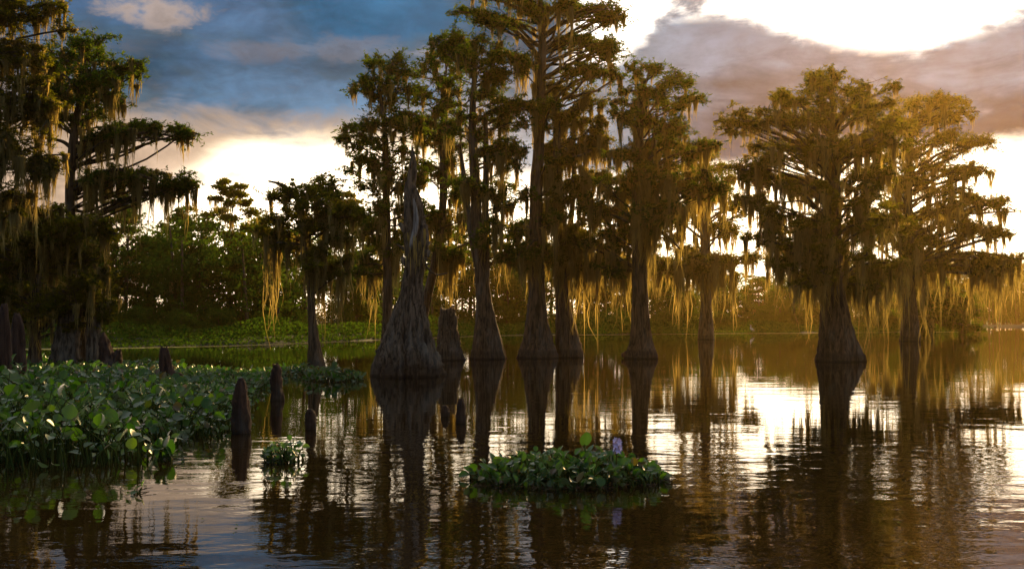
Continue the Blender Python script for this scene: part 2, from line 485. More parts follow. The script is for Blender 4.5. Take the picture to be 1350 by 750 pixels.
def crown(blobs, pr, base, d, parts, sc=1.0, moss=1.0, leaf=1.0, dens=1.0, seed=0, depth=0.9, mosslen=1.0, rough=1.0, fill=1.0):
    """blobs: (px, py, rx, ry[, moss factor]); every blob is a bough cluster carried by a limb from the trunk"""
    global rng
    rng = np.random.RandomState(100 + seed)
    s = d / F
    BR, LF, MS = parts
    u = s * 36 / 1.0            # size of 36 px; keeps detail tied to the tree's own scale
    zt = pr[:, 2]; top = pr[-1]
    cx = np.mean([b[0] for b in blobs])
    halfw = (max(b[0] for b in blobs) - min(b[0] for b in blobs)) / 2 * s
    full = []
    for b in blobs:
        mf = min(2.0, (b[4] if len(b) > 4 else 1.0) * 0.8 + 0.3)
        full.append((b[0], b[1], b[2], b[3] * 1.45, mf))
        for _ in range(3):
            sg = rng.choice((-1, 1))
            full.append((b[0] + sg * b[2] * rng.uniform(0.3, 1.1), b[1] + b[3] * rng.uniform(-0.5, 0.6 + 1.3 * fill), b[2] * rng.uniform(0.3, 0.6), b[3] * rng.uniform(0.5, 1.1), mf))
    for bi, b in enumerate(full):
        px, py, rx, ry, mf = b
        cen = P(px, py, d) - base
        # depth: blobs near the silhouette edge stay near the trunk's plane, inner ones spread to front and back
        e = abs((cen[0] - top[0]) / max(halfw, 0.1)); e = min(e, 1)
        amp = math.sqrt(max(0.0, 1 - e * e)) * halfw * depth
        dyy = ((bi * 0.618 + seed * 0.37) % 1.0 * 2 - 1) * amp
        cen[1] += dyy
        k = (d + dyy) / d                      # keep real place as seen along this ray
        cen[0] = (cen[0] + base[0]) * k - base[0]; cen[2] = (cen[2] - CH) * k + CH
        rx *= s; ry *= s
        hd = math.hypot(cen[0] - top[0], cen[1])
        zs = cen[2] - hd * rng.uniform(0.25, 0.6)
        zs = np.clip(zs, zt[0] + (zt[-1] - zt[0]) * 0.35, zt[-1] * 0.985)
        i0 = int(np.argmin(np.abs(zt - zs)))
        st = pr[i0, :3].copy(); r0 = min(pr[i0, 3] * 0.42, (0.022 + 0.016 * hd) * (1.3 if bi % 3 == 0 else 0.7) * max(1, u))
        mid = st * 0.5 + cen * 0.5; mid[2] += 0.14 * hd * rng.uniform(-0.4, 1.3); mid[:2] += rng.normal(0, 0.07 * hd + 0.02, 2)
        q1 = st * 0.75 + mid * 0.25 + rng.normal(0, 0.03 * hd + 0.01, 3)
        end = cen + (cen - st) * np.array([0.12, 0.12, 0.0]); 
        path = catmull([st, q1, mid, cen, end], 12)
        path[1:-1] += rng.normal(0, 0.018 * u, (10, 3))
        rad = np.linspace(r0, 0.016 * u, 12)
        tube(BR, path, rad, 6)
        # boughs: side shoots, flattened plates
        vol = (rx * ry) / (0.0225 * 36 * 36 * s * s * 36)
        nb = max(5, int(5 + 6.5 * (rx / u) * 1.4 * (0.5 + ry / u)))
        nb = int(nb * 0.95)
        dd = unit(nb); rr_ = rng.uniform(0.3, 1.0, (nb, 1)) ** 0.6 * np.exp(rng.normal(0, 0.27, (nb, 1)))
        E = cen + dd * rr_ * np.array([rx, rx * 0.95, ry])
        ii = rng.randint(5, 12, nb); A = path[ii] + 0
        M = (A + E) / 2; M[:, 2] += rng.uniform(-0.02, 0.14, nb) * u; M += rng.normal(0, 0.05 * u, (nb, 3))
        sticks(BR, A, M, 0.020 * u, 0.013 * u, 4); sticks(BR, M, E, 0.013 * u, 0.006 * u, 4)
        # twigs on each bough
        nt = 10
        tt = rng.uniform(0.1, 1.05, (nb, nt))
        tp = np.where(tt[..., None] < 0.5, A[:, None] + (M - A)[:, None] * (tt * 2)[..., None], M[:, None] + (E - M)[:, None] * (tt * 2 - 1)[..., None]).reshape(-1, 3)
        td = unit(len(tp)); td[:, 2] = td[:, 2] * 0.6 - 0.06
        tl = rng.uniform(0.12, 0.52, (len(tp), 1)) * u * sc
        te = tp + td * tl
        sticks(BR, tp, te, 0.006 * u, 0.003 * u, 3)
        # leaf sprays along the twig
        nl = max(4, int(11 * dens))
        q = rng.uniform(0.15, 1.1, (len(tp), nl, 1))
        LP = (tp[:, None] + (te - tp)[:, None] * q + rng.normal(0, 0.036 * u * rough, (len(tp), nl, 3))).reshape(-1, 3)
        keep = rng.rand(len(tp)) < 0.66
        LP = LP[np.repeat(keep, nl)]
        leaves(LF, LP, 0.080 * u * leaf, 0.021 * u * leaf)
        # moss beards: clumps of strands under boughs and limb
        nbd = rng.poisson(max(0, 5.2 * moss * mf * (rx / u)))
        if nbd:
            src = np.concatenate([tp[rng.randint(0, len(tp), nbd)], path[rng.randint(4, 12, max(1, nbd // 2))]])
            for sp_ in src:
                ns = rng.randint(18, 46)
                Lb = (0.35 + 1.5 * rng.rand() ** 1.7) * u * mosslen * (1.6 if rng.rand() < 0.16 else 1) * (0.6 + 0.4 * min(mf, 2.2))
                spread = rng.uniform(0.035, 0.095) * u
                off = rng.normal(0, 1, (ns, 2)) * np.array([spread, spread * 0.8])
                T0 = np.repeat(sp_[None], ns, 0); T0[:, :2] += off; T0[:, 2] += rng.uniform(-0.03, 0.05, ns) * u
                L = Lb * np.exp(-(np.linalg.norm(off, axis=1) / spread) ** 2 * 0.6) * rng.uniform(0.35, 1.0, ns)
                T0[:, 2] -= 0
                strands(MS, T0, L, rng.uniform(0.013, 0.038, ns) * u, 6, 0.10)


def cypress(label, d, pts, blobs, extra=(), name='cypress_tree', cat='tree', group=None, mat=None, leafmat=None, k=36, flutes=9,
            ridge=0.2, seed=0, barelimbs=(), moss=1.0, **kw):
    base = P(pts[0][0], pts[0][1], d); base[2] = 0
    root = empty(name, base); tag(root, label, cat, group)
    tb = MB(); pr = trunk_mesh(tb, pts, base, d, k, flutes, seed, ridge=ridge)
    for ex in extra: trunk_mesh(tb, ex, base, d, 12, 5, seed + 3, bottom=False, ridge=0.1)
    tb.build('trunk', mat or M_BARK, root, True)
    BR, LF, MS = MB(), MB(), MB()
    for bl in barelimbs:
        s = d / F
        pp = np.array([P(a, b_, d) - base for a, b_, r in bl]); pp[1:, 1] += np.linspace(0, -0.6, len(pp) - 1)
        ppr = catmull(np.hstack([pp, np.array([[r * s] for a, b_, r in bl])]), 14)
        tube(BR, ppr[:, :3], ppr[:, 3], 6)
    crown(blobs, pr, base, d, (BR, LF, MS), seed=seed, moss=moss, **kw)
    BR.build('branches', M_TWIG, root, True)
    LF.build('crown', leafmat or M_LEAF, root)
    if not MS.empty(): MS.build('hanging_moss', M_MOSS, root)
    return root


HG = 'cypresses standing in the open water'
LG = 'cypresses at the left edge'
cypress('leftmost cypress, its trunk out of view, crown thick with long moss above the green mat', 23.5,
        [(-75, 500, 26), (-73, 460, 17), (-70, 380, 12), (-66, 280, 11), (-60, 180, 9), (-50, 80, 7), (-40, 0, 4)],
        [(8, 18, 42, 24, 1), (58, 8, 32, 18, .6), (20, 70, 45, 30, 1.6), (50, 105, 30, 30, 2), (5, 140, 40, 35, 2), (52, 160, 26, 34, 2), (15, 205, 40, 26, 2),
         (-60, 60, 60, 50, 1), (-80, 150, 50, 50, 1), (-40, 240, 40, 30, 1.5), (0, -30, 60, 30, 1), (5, 258, 34, 14, 2), (-30, 0, 60, 40, 1), (35, 130, 30, 30, 1.5)],
        group=LG, seed=1, moss=1.3, leafmat=M_LEAFW)
cypress('cypress with long bare trunk and two mossy limbs reaching right at the left', 28,
        [(92, 487, 17), (93, 455, 12), (94, 400, 8.5), (94, 320, 7.5), (93, 250, 7), (97, 190, 6.5), (104, 140, 5), (112, 95, 3.5), (120, 60, 2.5)],
        [(130, 58, 34, 16, .3), (155, 90, 26, 20, .5), (95, 72, 32, 20, .5), (112, 100, 38, 18, .4), (85, 120, 34, 20, .8), (145, 125, 34, 16, .8), (65, 145, 24, 16, 1),
         (170, 172, 28, 8, 1.4), (205, 168, 24, 10, .8), (235, 178, 14, 13, .8), (135, 185, 22, 7, 1.2), (118, 150, 26, 12, 1), (60, 95, 22, 18, 1),
         (160, 228, 32, 5, 2.4), (195, 232, 26, 7, 2.6), (222, 248, 22, 12, 2), (130, 238, 14, 4, 2.2), (243, 240, 12, 10, 1)],
        group=LG, seed=2, moss=1.2, mosslen=1.15, depth=0.6, fill=0,
        barelimbs=[[(95, 215, 4), (120, 200, 3.2), (160, 188, 2.4), (200, 180, 1.6)], [(95, 262, 3.6), (125, 232, 2.8), (165, 226, 2.2), (210, 240, 1.4)], [(94, 195, 3), (80, 186, 2.2), (62, 186, 1.2)]])
cypress('low drooping cypress, dark and moss laden, in front of the bare trunk at the left', 26,
        [(45, 492, 14), (46, 460, 9), (48, 400, 7), (52, 340, 5), (58, 295, 3)],
        [(12, 262, 28, 12, 2), (50, 280, 32, 10, 2), (95, 292, 32, 10, 2), (128, 296, 18, 10, 1.5), (15, 300, 36, 22, 1.5), (70, 318, 36, 18, 1.5), (112, 330, 28, 22, 1.5),
         (20, 345, 40, 26), (75, 355, 40, 24), (110, 372, 28, 22), (30, 388, 40, 22, .6), (85, 396, 36, 18, .6), (-15, 330, 40, 40), (0, 400, 30, 20, .3), (118, 405, 20, 14, .3)],
        group=LG, seed=3, moss=1.1, leafmat=M_LEAFW, depth=0.7)
cypress('small crooked cypress with a leafy clump round its foot, left of the broken stump', 27,
        [(417, 490, 15), (415, 465, 10.5), (412, 425, 6.5), (409, 370, 5.5), (405, 325, 5), (399, 290, 4.2), (396, 262, 3)],
        [(385, 255, 26, 12, .5), (420, 243, 26, 12, .4), (442, 258, 26, 14, .6), (462, 280, 20, 15, 1), (430, 285, 30, 14, 1), (395, 282, 26, 10, .6), (362, 288, 20, 14, 1.4), (350, 308, 13, 10, 2.4),
         (445, 318, 26, 14, 1.8), (437, 350, 20, 14, 2.6), (425, 330, 24, 12, 1.5), (365, 320, 14, 9, 1.6)],
        group=HG, seed=4, moss=1.1, mosslen=1.2, leafmat=M_LEAFW, depth=0.7, flutes=6, k=24,
        barelimbs=[[(396, 272, 3.5), (388, 258, 2.5), (376, 246, 2), (361, 243, 1.2)], [(408, 325, 2.4), (395, 322, 1.8), (372, 322, 1.2)]])
cypress('straight slender cypress directly behind and left of the broken stump', 42,
        [(512, 466, 14), (511, 430, 8), (511, 380, 7), (510, 300, 6), (508, 220, 5), (507, 170, 4), (500, 120, 2.5)],
        [(500, 85, 26, 12, .3), (480, 112, 18, 10, .3), (530, 95, 24, 14, .3), (484, 162, 25, 9, .6), (462, 180, 15, 8, .5), (500, 192, 30, 12, .8), (515, 130, 28, 14, .4), (528, 165, 26, 14, .5), (478, 212, 18, 12, .8),
         (505, 232, 30, 13, 1), (538, 215, 22, 14), (495, 270, 26, 14, 1.3), (530, 275, 24, 16, 1.3), (505, 320, 26, 16, 1.5), (485, 300, 20, 14, 1.6), (480, 345, 22, 12, 1.4)],
        group=HG, seed=5, dens=0.9)
cypress('tall cypress leaning up from behind the broken giant, left of the forked one', 46,
        [(552, 463, 12), (556, 430, 8), (564, 390, 7), (576, 335, 6.5), (584, 270, 6), (585, 200, 6), (585, 150, 5), (583, 100, 3)],
        [(560, 90, 26, 14, .3), (590, 70, 26, 14, .3), (560, 125, 28, 14, .4), (600, 125, 28, 14, .5), (545, 160, 24, 9, .6), (575, 180, 26, 14, .8), (608, 190, 26, 15, .8), (555, 215, 22, 12, 1),
         (592, 235, 30, 14, 1.2), (570, 280, 26, 15, 1.5), (605, 290, 26, 16, 1.5), (580, 330, 26, 15, 1.8)],
        group=HG, seed=6, dens=0.9, barelimbs=[[(585, 170, 3), (565, 160, 2.2), (545, 152, 1.8), (520, 150, 1.2)]])
cypress('forked cypress with three stems on one flared base, left of the tallest', 36,
        [(643, 473, 27), (642, 450, 22), (639, 405, 13), (634, 355, 10), (629, 300, 8.5), (627, 250, 8), (624, 200, 7), (623, 150, 5.5), (626, 90, 3)],
        [(598, 52, 24, 10, .2), (636, 55, 30, 11, .2), (668, 72, 20, 12, .3), (622, 85, 36, 14, .3), (662, 100, 26, 13, .4), (592, 72, 18, 10, .2), (640, 125, 40, 13, .5), (678, 138, 18, 10, .9), (608, 155, 24, 10, .6),
         (660, 165, 30, 12, .8), (645, 200, 34, 13, 1), (678, 192, 18, 10, 1), (612, 240, 22, 10, 1.4), (662, 248, 30, 13, 1.6), (655, 300, 28, 13, 1.8), (672, 330, 20, 12, 1.8)],
        extra=[[(638, 395, 8), (641, 340, 6), (640, 280, 5.5), (641, 210, 4.5), (640, 150, 3)], [(634, 370, 6), (622, 310, 5), (614, 250, 4.2), (606, 190, 2.5)]],
        group=HG, seed=7)
cypress('tallest cypress, mid picture, straight trunk with flat top cut off by the upper frame', 37,
        [(710, 471, 31), (709, 450, 24), (708, 410, 15), (708, 360, 11.5), (707, 300, 10.5), (707, 250, 10), (710, 200, 8.5), (712, 150, 8), (714, 100, 7), (715, 50, 6), (712, 0, 4.5), (708, -50, 3)],
        [(618, 15, 20, 10, .2), (648, 28, 28, 9, .5), (688, 12, 32, 10, .6), (738, 8, 32, 11, .6), (788, 12, 30, 12, .4), (814, 24, 14, 8, .2), (783, 56, 20, 8, .4), (815, 68, 24, 10, .4), (748, 52, 18, 6, 1.2),
         (758, 92, 22, 6, .8), (800, 98, 16, 8, 1), (700, -30, 55, 20, .4), (770, -25, 38, 16, .4), (645, -18, 36, 14, .4), (715, -60, 45, 20, .2), (726, 140, 16, 7, 1), (690, 80, 12, 4, 2.4),
         (690, 295, 22, 12, 2), (725, 285, 22, 12, 2), (735, 210, 14, 8, 1), (700, 340, 24, 12, 1.6)],
        group=HG, seed=8, depth=0.7, fill=0.3,
        barelimbs=[[(714, 85, 4.5), (700, 62, 3.6), (675, 40, 3), (650, 33, 2), (630, 42, 1.2)], [(715, 50, 4), (740, 32, 3), (770, 22, 2.2), (800, 18, 1.4)],
                   [(713, 105, 3.6), (740, 92, 3), (770, 78, 2.4), (800, 68, 1.5)], [(713, 82, 2.8), (700, 84, 2), (678, 74, 1.2)], [(709, 150, 3), (740, 132, 2.2), (790, 124, 1.2)]])
cypress('cypress pressed against the right side of the tallest, its crown a curtain of moss', 37.5,
        [(749, 471, 20), (747, 445, 17), (742, 405, 11.5), (738, 350, 9), (736, 300, 8), (735, 240, 7), (734, 180, 6), (735, 125, 4)],
        [(745, 118, 30, 9, .6), (775, 133, 26, 10, .8), (735, 148, 26, 10, .8), (765, 163, 30, 11, 1.2), (790, 180, 24, 11, 1.4), (750, 198, 34, 12, 1.6), (728, 230, 22, 12, 1.8), (775, 232, 30, 13, 2),
         (745, 262, 34, 12, 2.2), (780, 288, 30, 14, 2.4), (752, 318, 32, 13, 2.6), (722, 328, 22, 12, 2), (787, 335, 24, 12, 2.4)],
        group=HG, seed=9, moss=1.2, mosslen=1.1, dens=0.8, leafmat=M_LEAFW, extra=[[(748, 330, 4), (755, 270, 4), (757, 210, 3.4), (756, 160, 2.2)]])
cypress('cypress between the tallest and the big right tree, moss curtains hiding its upper trunk', 36.5,
        [(845, 470, 24), (845, 448, 17), (844, 405, 13), (843, 350, 11.5), (842, 300, 11), (842, 250, 10), (842, 200, 8), (843, 150, 6), (850, 105, 3.5)],
        [(858, 88, 22, 8, .2), (893, 103, 20, 9, .4), (828, 122, 26, 10, .5), (868, 122, 26, 10, .5), (905, 128, 14, 12, .5), (818, 152, 26, 10, .8), (858, 158, 32, 11, .8), (898, 168, 26, 12, 1), (925, 192, 18, 10, 1),
         (878, 202, 38, 14, 1.6), (830, 202, 34, 13, 1.6), (803, 235, 26, 13, 1.8), (850, 246, 38, 14, 2.4), (895, 240, 34, 13, 2.2), (928, 232, 20, 12, 1.4), (820, 282, 32, 15, 2.6), (862, 285, 30, 14, 2.6),
         (798, 312, 26, 13, 2.6), (780, 265, 22, 12, 2), (810, 345, 24, 10, 2.6), (880, 275, 24, 12, 2)],
        group=HG, seed=10, moss=1.4, mosslen=1.0,
        extra=[[(836, 466, 6), (828, 465.5, 5), (820, 469, 3.5)], [(843, 300, 5), (852, 250, 5), (860, 200, 4), (866, 150, 3)]], barelimbs=[[(846, 300, 3.4), (865, 302, 2.6), (882, 316, 2), (893, 330, 1.2)]])
cypress('far cypress with two skirts of golden moss standing left of the wading bird', 72,
        [(932, 447, 12), (931, 400, 8), (930, 350, 7), (929, 280, 6), (930, 210, 4)],
        [(930, 202, 20, 9, .3), (950, 222, 22, 10, .6), (905, 222, 22, 10, .8), (935, 250, 30, 11, 1.2), (962, 268, 18, 9, 1), (910, 275, 20, 12, 1.4), (948, 295, 22, 10, 1.4), (898, 332, 28, 8, 3.4), (930, 342, 34, 8, 3.6),
         (962, 342, 18, 6, 2.4), (878, 348, 18, 8, 3.4), (985, 338, 10, 4, .6), (940, 360, 26, 7, 3)],
        group=HG, seed=11, moss=1.35, mosslen=1.05, leafmat=M_LEAFW, leaf=0.9, flutes=6, k=20)
cypress('large spreading cypress on a massive flared trunk, standing nearest on the right', 34,
        [(1106, 476, 35), (1104, 455, 29), (1101, 425, 23), (1098, 385, 18), (1096, 330, 16), (1096, 280, 14), (1097, 240, 12), (1098, 205, 9), (1099, 175, 6), (1100, 130, 3)],
        [(1100, 103, 30, 8, .1), (1065, 118, 26, 9, .1), (1140, 113, 30, 9, .1), (1028, 128, 26, 9, .2), (985, 150, 26, 9, .3), (972, 165, 12, 8, .4), (1020, 157, 32, 10, .3), (1070, 150, 32, 11, .3), (1115, 145, 32, 11, .3),
         (1160, 138, 30, 10, .3), (1000, 192, 28, 9, 1), (1045, 195, 30, 11, .9), (1088, 190, 26, 10, .5), (1130, 188, 32, 12, .8), (1168, 182, 28, 11, .8), (1010, 236, 28, 9, 1.6), (1052, 240, 30, 10, 1.6), (1140, 235, 32, 12, 1.2),
         (985, 220, 18, 9, 1.2), (1030, 285, 26, 9, 2), (1066, 292, 24, 10, 2), (1130, 290, 32, 13, 1.4), (1165, 285, 24, 13, 1.4), (1048, 330, 26, 10, 2.4), (1110, 335, 32, 14, 1.6), (1028, 345, 16, 7, 2.4), (1158, 345, 28, 13, 1.8),
         (1080, 360, 26, 12, 1.6), (1135, 375, 24, 11, 1.6), (1165, 225, 24, 10, .9), (1150, 262, 24, 10, 1), (1172, 160, 20, 9, .2), (1000, 262, 20, 10, 1.4), (1085, 250, 22, 10, .8), (1010, 310, 20, 10, 1.6), (1085, 325, 24, 12, 1.2), (1088, 300, 20, 12, 1)],
        group=HG, seed=12, leafmat=M_LEAFW, mosslen=1.0, moss=1.8, k=44, flutes=11,
        barelimbs=[[(1092, 232, 5), (1075, 212, 3.8), (1050, 200, 2.8), (1015, 195, 1.8)], [(1100, 225, 5), (1120, 205, 3.6), (1145, 190, 2.6), (1165, 182, 1.6)], [(1092, 260, 4), (1060, 255, 3), (1030, 240, 2)]])
cypress('tall layered cypress behind the large right tree, boughs stepping out to the right', 66,
        [(1200, 440, 14), (1199, 400, 10), (1198, 330, 8), (1197, 270, 7), (1198, 220, 6), (1205, 150, 3)],
        [(1198, 138, 22, 8, .1), (1235, 133, 28, 7, .1), (1265, 150, 22, 7, .2), (1180, 160, 22, 10, .2), (1220, 160, 28, 9, .2), (1255, 178, 28, 8, .4), (1285, 188, 20, 8, .4), (1200, 195, 28, 10, .6), (1245, 210, 30, 8, .7),
         (1285, 222, 22, 8, .6), (1210, 235, 28, 10, 1), (1260, 250, 30, 8, 1), (1300, 268, 22, 8, .6), (1225, 280, 30, 9, 1.2), (1280, 296, 30, 8, 1.4), (1310, 303, 14, 7, .8), (1190, 292, 24, 11, 1.4), (1240, 325, 30, 9, 2),
         (1290, 340, 30, 8, 2.6), (1320, 343, 20, 7, 2.4), (1200, 340, 26, 10, 2.2), (1265, 350, 30, 7, 3), (1170, 365, 22, 9, 3), (1172, 205, 20, 9, .8), (1165, 240, 22, 9, 1), (1178, 270, 22, 9, 1.2), (1172, 310, 20, 9, 1.4), (1215, 305, 24, 9, 1.4), (1255, 270, 24, 8, 1)],
        group=HG, seed=13, leafmat=M_LEAFW, mosslen=1.0, moss=1.3, leaf=0.85, flutes=6, k=20)
cypress('low dark rounded cypress clump at the far water edge, under the layered one', 98,
        [(1222, 440, 8), (1222, 420, 6), (1223, 390, 4), (1225, 372, 2)],
        [(1212, 372, 22, 11, .6), (1238, 368, 26, 12, .6), (1222, 392, 30, 14, .8), (1252, 392, 24, 13, 1), (1200, 405, 16, 13, .6), (1268, 402, 18, 12, 1), (1230, 412, 32, 13, .6), (1270, 420, 14, 10, .3), (1205, 424, 16, 9, .3)],
        extra=[[(1268, 441, 5), (1268, 420, 4), (1266, 400, 3)]], group=HG, seed=14, dens=1.2)


# ------------------------------------------------------------------ stumps and knees
def stump(name, label, d, pts, k=28, flutes=7, ridge=0.16, mat=None, group=None, cat='stump', jag=0.12, seed=0, extra=(), n=None):
    base = P(pts[0][0], pts[0][1], d); base[2] = 0
    rr = np.random.RandomState(seed + 40)
    mb = MB()
    s = d / F
    for pp, bot in [(pts, True)] + [(e, False) for e in extra]:
        path = [P(a, b, d) - base for a, b, r in pp]; rad = [r * s for a, b, r in pp]
        if bot:
            p0 = path[0].copy(); p0[2] = -0.6; path.insert(0, p0); rad.insert(0, rad[0] * 1.12)
        nn = n or max(18, 6 * len(path))
        pr = catmull(np.hstack([np.array(path), np.array(rad)[:, None]]), nn)
        ph = rr.uniform(0, 6.28, 4); rmax = max(rad)
        jagz = rr.uniform(-1, 0.6, k) * jag * rad[-1] * 4
        def flute(th, tt, i):
            a = ridge * (0.4 + 0.6 * pr[i, 3] / rmax)
            x = th * flutes + ph[0] + 0.2 * pr[i, 2] + 0.5 * math.sin(pr[i, 2] * 1.7)
            return 1 + a * ((1 - np.abs(np.sin(x * 0.5)) * 1.8) + 0.5 * np.sin(th * 2 + ph[1]) + 0.4 * np.sin(th * (2 * flutes + 1) + ph[2])) + 0.10 * np.sin(th * 2 + pr[i, 2] * 9 / max(0.3, pr[-1, 2]) + ph[3]) * np.sin(tt * 11 + ph[1]) + 0.05 * rr.normal(size=len(th))
        v0 = mb.n
        tube(mb, pr[:, :3], np.maximum(pr[:, 3], 0.004), k, flute)
        V = mb.v[-2]; V[-k:, 2] += jagz; V[-2 * k:-k, 2] += jagz * 0.3
        mb.v[-1][:k] = V[-k:]; mb.v[-1][k, 2] -= rad[-1] * 0.6
    o = mb.build(name, mat or M_KNEE, None, True, loc=base)
    tag(o, label, cat, group)
    return o


# the broken giant in the middle: trunk, hollow scar and the splinter on top
bs_base = P(537, 495, 25); bs_base[2] = 0
bs = empty('broken_stump', bs_base); tag(bs, 'broken grey cypress stump with a splintered spire, widest base in the water', 'stump')
mb = MB()
def local_px(pp, d, base): return [(P(a, b, d) - base, r * d / F) for a, b, r in pp]
seq = local_px([(536, 495, 48), (536, 480, 45), (536, 462, 40), (537, 440, 31), (539, 413, 23.5), (542, 390, 17.5), (544, 367, 14), (548, 342, 15), (548, 312, 17.5), (546, 290, 15), (544, 270, 13.5), (541, 252, 9.5), (539, 238, 4.5)], 25, bs_base)
path = [seq[0][0] * np.array([1, 1, 0]) + np.array([0, 0, -0.6])] + [q[0] for q in seq]; rad = [seq[0][1] * 1.1] + [q[1] for q in seq]
pr = catmull(np.hstack([np.array(path), (np.array(rad) * np.concatenate(([.87, .87, .87, .87, .86, .85], np.full(len(rad) - 6, .82))))[:, None]]), 90)
rr = np.random.RandomState(5); PH = rr.uniform(0, 6.28, 8)
def fl(th, tt, i):
    z = pr[i, 2]; a = 0.10 + 0.10 * min(1, pr[i, 3] / 0.8)
    tw = 0.12 * math.sin(z * 0.9) + 0.05 * z
    return 1 + a * ((1 - np.abs(np.sin((th + tw) * 6.5 + PH[0])) * 1.7) + 0.5 * np.sin((th + tw) * 5 + PH[1]) + 0.45 * np.sin((th + tw) * 27 + PH[2])) + 0.07 * np.sin(th * 2 + z * 2.3 + PH[3]) * np.sin(z * 3.1 + PH[4]) + 0.03 * rr.normal(size=len(th))
tube(mb, pr[:, :3], pr[:, 3], 96, fl)
# knots and burls on the shoulder
for (a, b, r, l) in [(561, 322, 7, 9), (563, 333, 5, 8), (534, 345, 5, 8), (531, 300, 4, 8), (560, 300, 5, 8)]:
    c0 = P(a, b, 24.9) - bs_base
    tube(mb, [c0 + np.array([-0.08, 0.1, 0.1]), c0, c0 + np.array([0.03, -0.03, -0.12])], [0.05, r * 25 / F, 0.03], 10)
mb.build('trunk', M_GREY, bs, True)
mb = MB()
seq = local_px([(540, 262, 7), (542, 245, 5.5), (543, 225, 5), (544, 210, 3.2), (543, 192, 0.8)], 25, bs_base)
pr2 = catmull(np.hstack([np.array([q[0] for q in seq]), np.array([[q[1]] for q in seq])]), 20)
tube(mb, pr2[:, :3], pr2[:, 3], 12, lambda th, tt, i: 1 + 0.25 * np.sin(th * 3 + i * 0.1) + 0.1 * rr.normal(size=12))
rs = np.random.RandomState(12)
for _ in range(16):        # splinters round the break
    a0 = P(rs.uniform(534, 547), rs.uniform(246, 264), 25 + rs.uniform(-.1, .1)) - bs_base
    tube(mb, [a0, a0 + np.array([rs.normal(0, .01), rs.normal(0, .01), .08]), a0 + np.array([rs.normal(0, .03), rs.normal(0, .03), rs.uniform(.15, .38)])], [0.03, 0.022, 0.003], 5)
for (a, b, c0, e0) in [(557, 290, 566, 283), (531, 330, 523, 322), (559, 350, 566, 348)]:   # broken branch stubs
    p0_ = P(a - (4 if c0 > a else -4), b, 25) - bs_base; p1_ = P(c0, e0, 24.9) - bs_base
    tube(mb, [p0_, (p0_ + p1_) / 2, p1_], [0.05, 0.035, 0.018], 7)
mb.build('spire', M_GREY, bs, True)
mb = MB()   # pale scar running down the bole
seq = [P(a, b, 24.66) - bs_base for a, b in [(545, 262), (548, 280), (548, 300), (543, 318), (541, 330)]]
pr3 = catmull(seq, 16)
tube(mb, pr3, 0.06 * np.sin(np.linspace(0.2, 2.95, 16)) + 0.01, 8)
mb.build('scar', mat_bark('bare_wood', (0.10, 0.085, 0.07), (0.36, 0.33, 0.29), 16, 0.4, False), bs, True)
mb = MB()   # two thin dead side branches and a small green sprig
for pts_ in ([(556, 330, 1.6), (563, 352, 1.4), (575, 362, 1.1), (590, 360, .8)], [(552, 330, 1.3), (560, 340, 1), (571, 345, .6)]):
    q = local_px(pts_, 24.8, bs_base); a = catmull(np.hstack([np.array([x[0] for x in q]), np.array([[x[1]] for x in q])]), 12)
    tube(mb, a[:, :3], a[:, 3], 6)
mb.build('branches', M_TWIG, bs, True)
rng = np.random.RandomState(9); MSb = MB()
T0 = np.array([P(rng.uniform(533, 562), rng.uniform(300, 345), 24.6 + rng.uniform(-0.1, 0.3)) - bs_base for _ in range(60)])
strands(MSb, T0, rng.uniform(0.15, 0.6, 60), rng.uniform(0.01, 0.02, 60)); MSb.build('hanging_moss', M_MOSS, bs)

stump('tree_stump', 'short square-topped stump just right of the broken giant', 35, [(592, 474, 19), (592, 455, 15), (591, 435, 12.5), (591, 418, 11), (590, 405, 9)], seed=1, mat=M_BARK, jag=0.18)
KG = 'cypress knees and stubs poking out of the water'
stump('cypress_knee', 'pointed conical cypress knee at the right edge of the hyacinth mat', 12.4, [(318, 570, 13), (318, 545, 12), (317, 525, 10), (318, 508, 7), (318, 498, 3)], seed=2, group=KG, cat='cypress knee', jag=.1)
stump('cypress_knee', 'thin post-like knee with a notched top, left of the crooked small cypress', 17.5, [(366, 527, 9), (365, 512, 8), (364, 498, 8), (365, 486, 6), (363, 480, 4)], seed=3, group=KG, cat='cypress knee', jag=.3)
stump('cypress_knee', 'small rounded knee standing alone between the crooked cypress and tiny hyacinth clump', 12.8, [(409, 565, 6), (409, 552, 6), (409, 543, 5), (409, 539, 2.5)], seed=4, group=KG, cat='cypress knee', jag=.1)
stump('cypress_knee', 'smaller of the two knees below the short square-topped stump', 14.5, [(587, 549, 5.5), (587, 541, 5), (586, 534, 3)], seed=5, group=KG, cat='cypress knee', jag=.1)
stump('cypress_knee', 'taller of the two knees below the short square-topped stump', 13.6, [(608, 557, 6.5), (608, 545, 6), (608, 533, 5), (607, 525, 2.5)], seed=6, group=KG, cat='cypress knee', jag=.1)
stump('cypress_knee', 'bent stub with a drooping right shoulder, rising from the back of the mat', 20, [(224, 514, 15), (224, 500, 11), (219, 485, 8), (217, 470, 7), (216, 458, 4)], seed=7, group=KG, cat='cypress knee', extra=[[(228, 500, 7), (236, 498, 6), (240, 505, 3)]], jag=.3)
PG = 'rotting posts at the left edge'
stump('rotten_post', 'tall dark rotting post at the extreme left edge of the mat', 15.5, [(6, 540, 10), (6, 490, 9), (5, 440, 8), (5, 412, 6), (6, 400, 3)], seed=8, group=PG, cat='stump', mat=M_KNEE, jag=.2)
stump('rotten_post', 'second rotting post from the left edge, slightly shorter and slimmer', 18, [(25, 524, 10), (25, 490, 9), (24, 450, 8), (23, 425, 6.5), (22, 413, 3.5)], seed=9, group=PG, cat='stump', mat=M_KNEE, jag=.2)
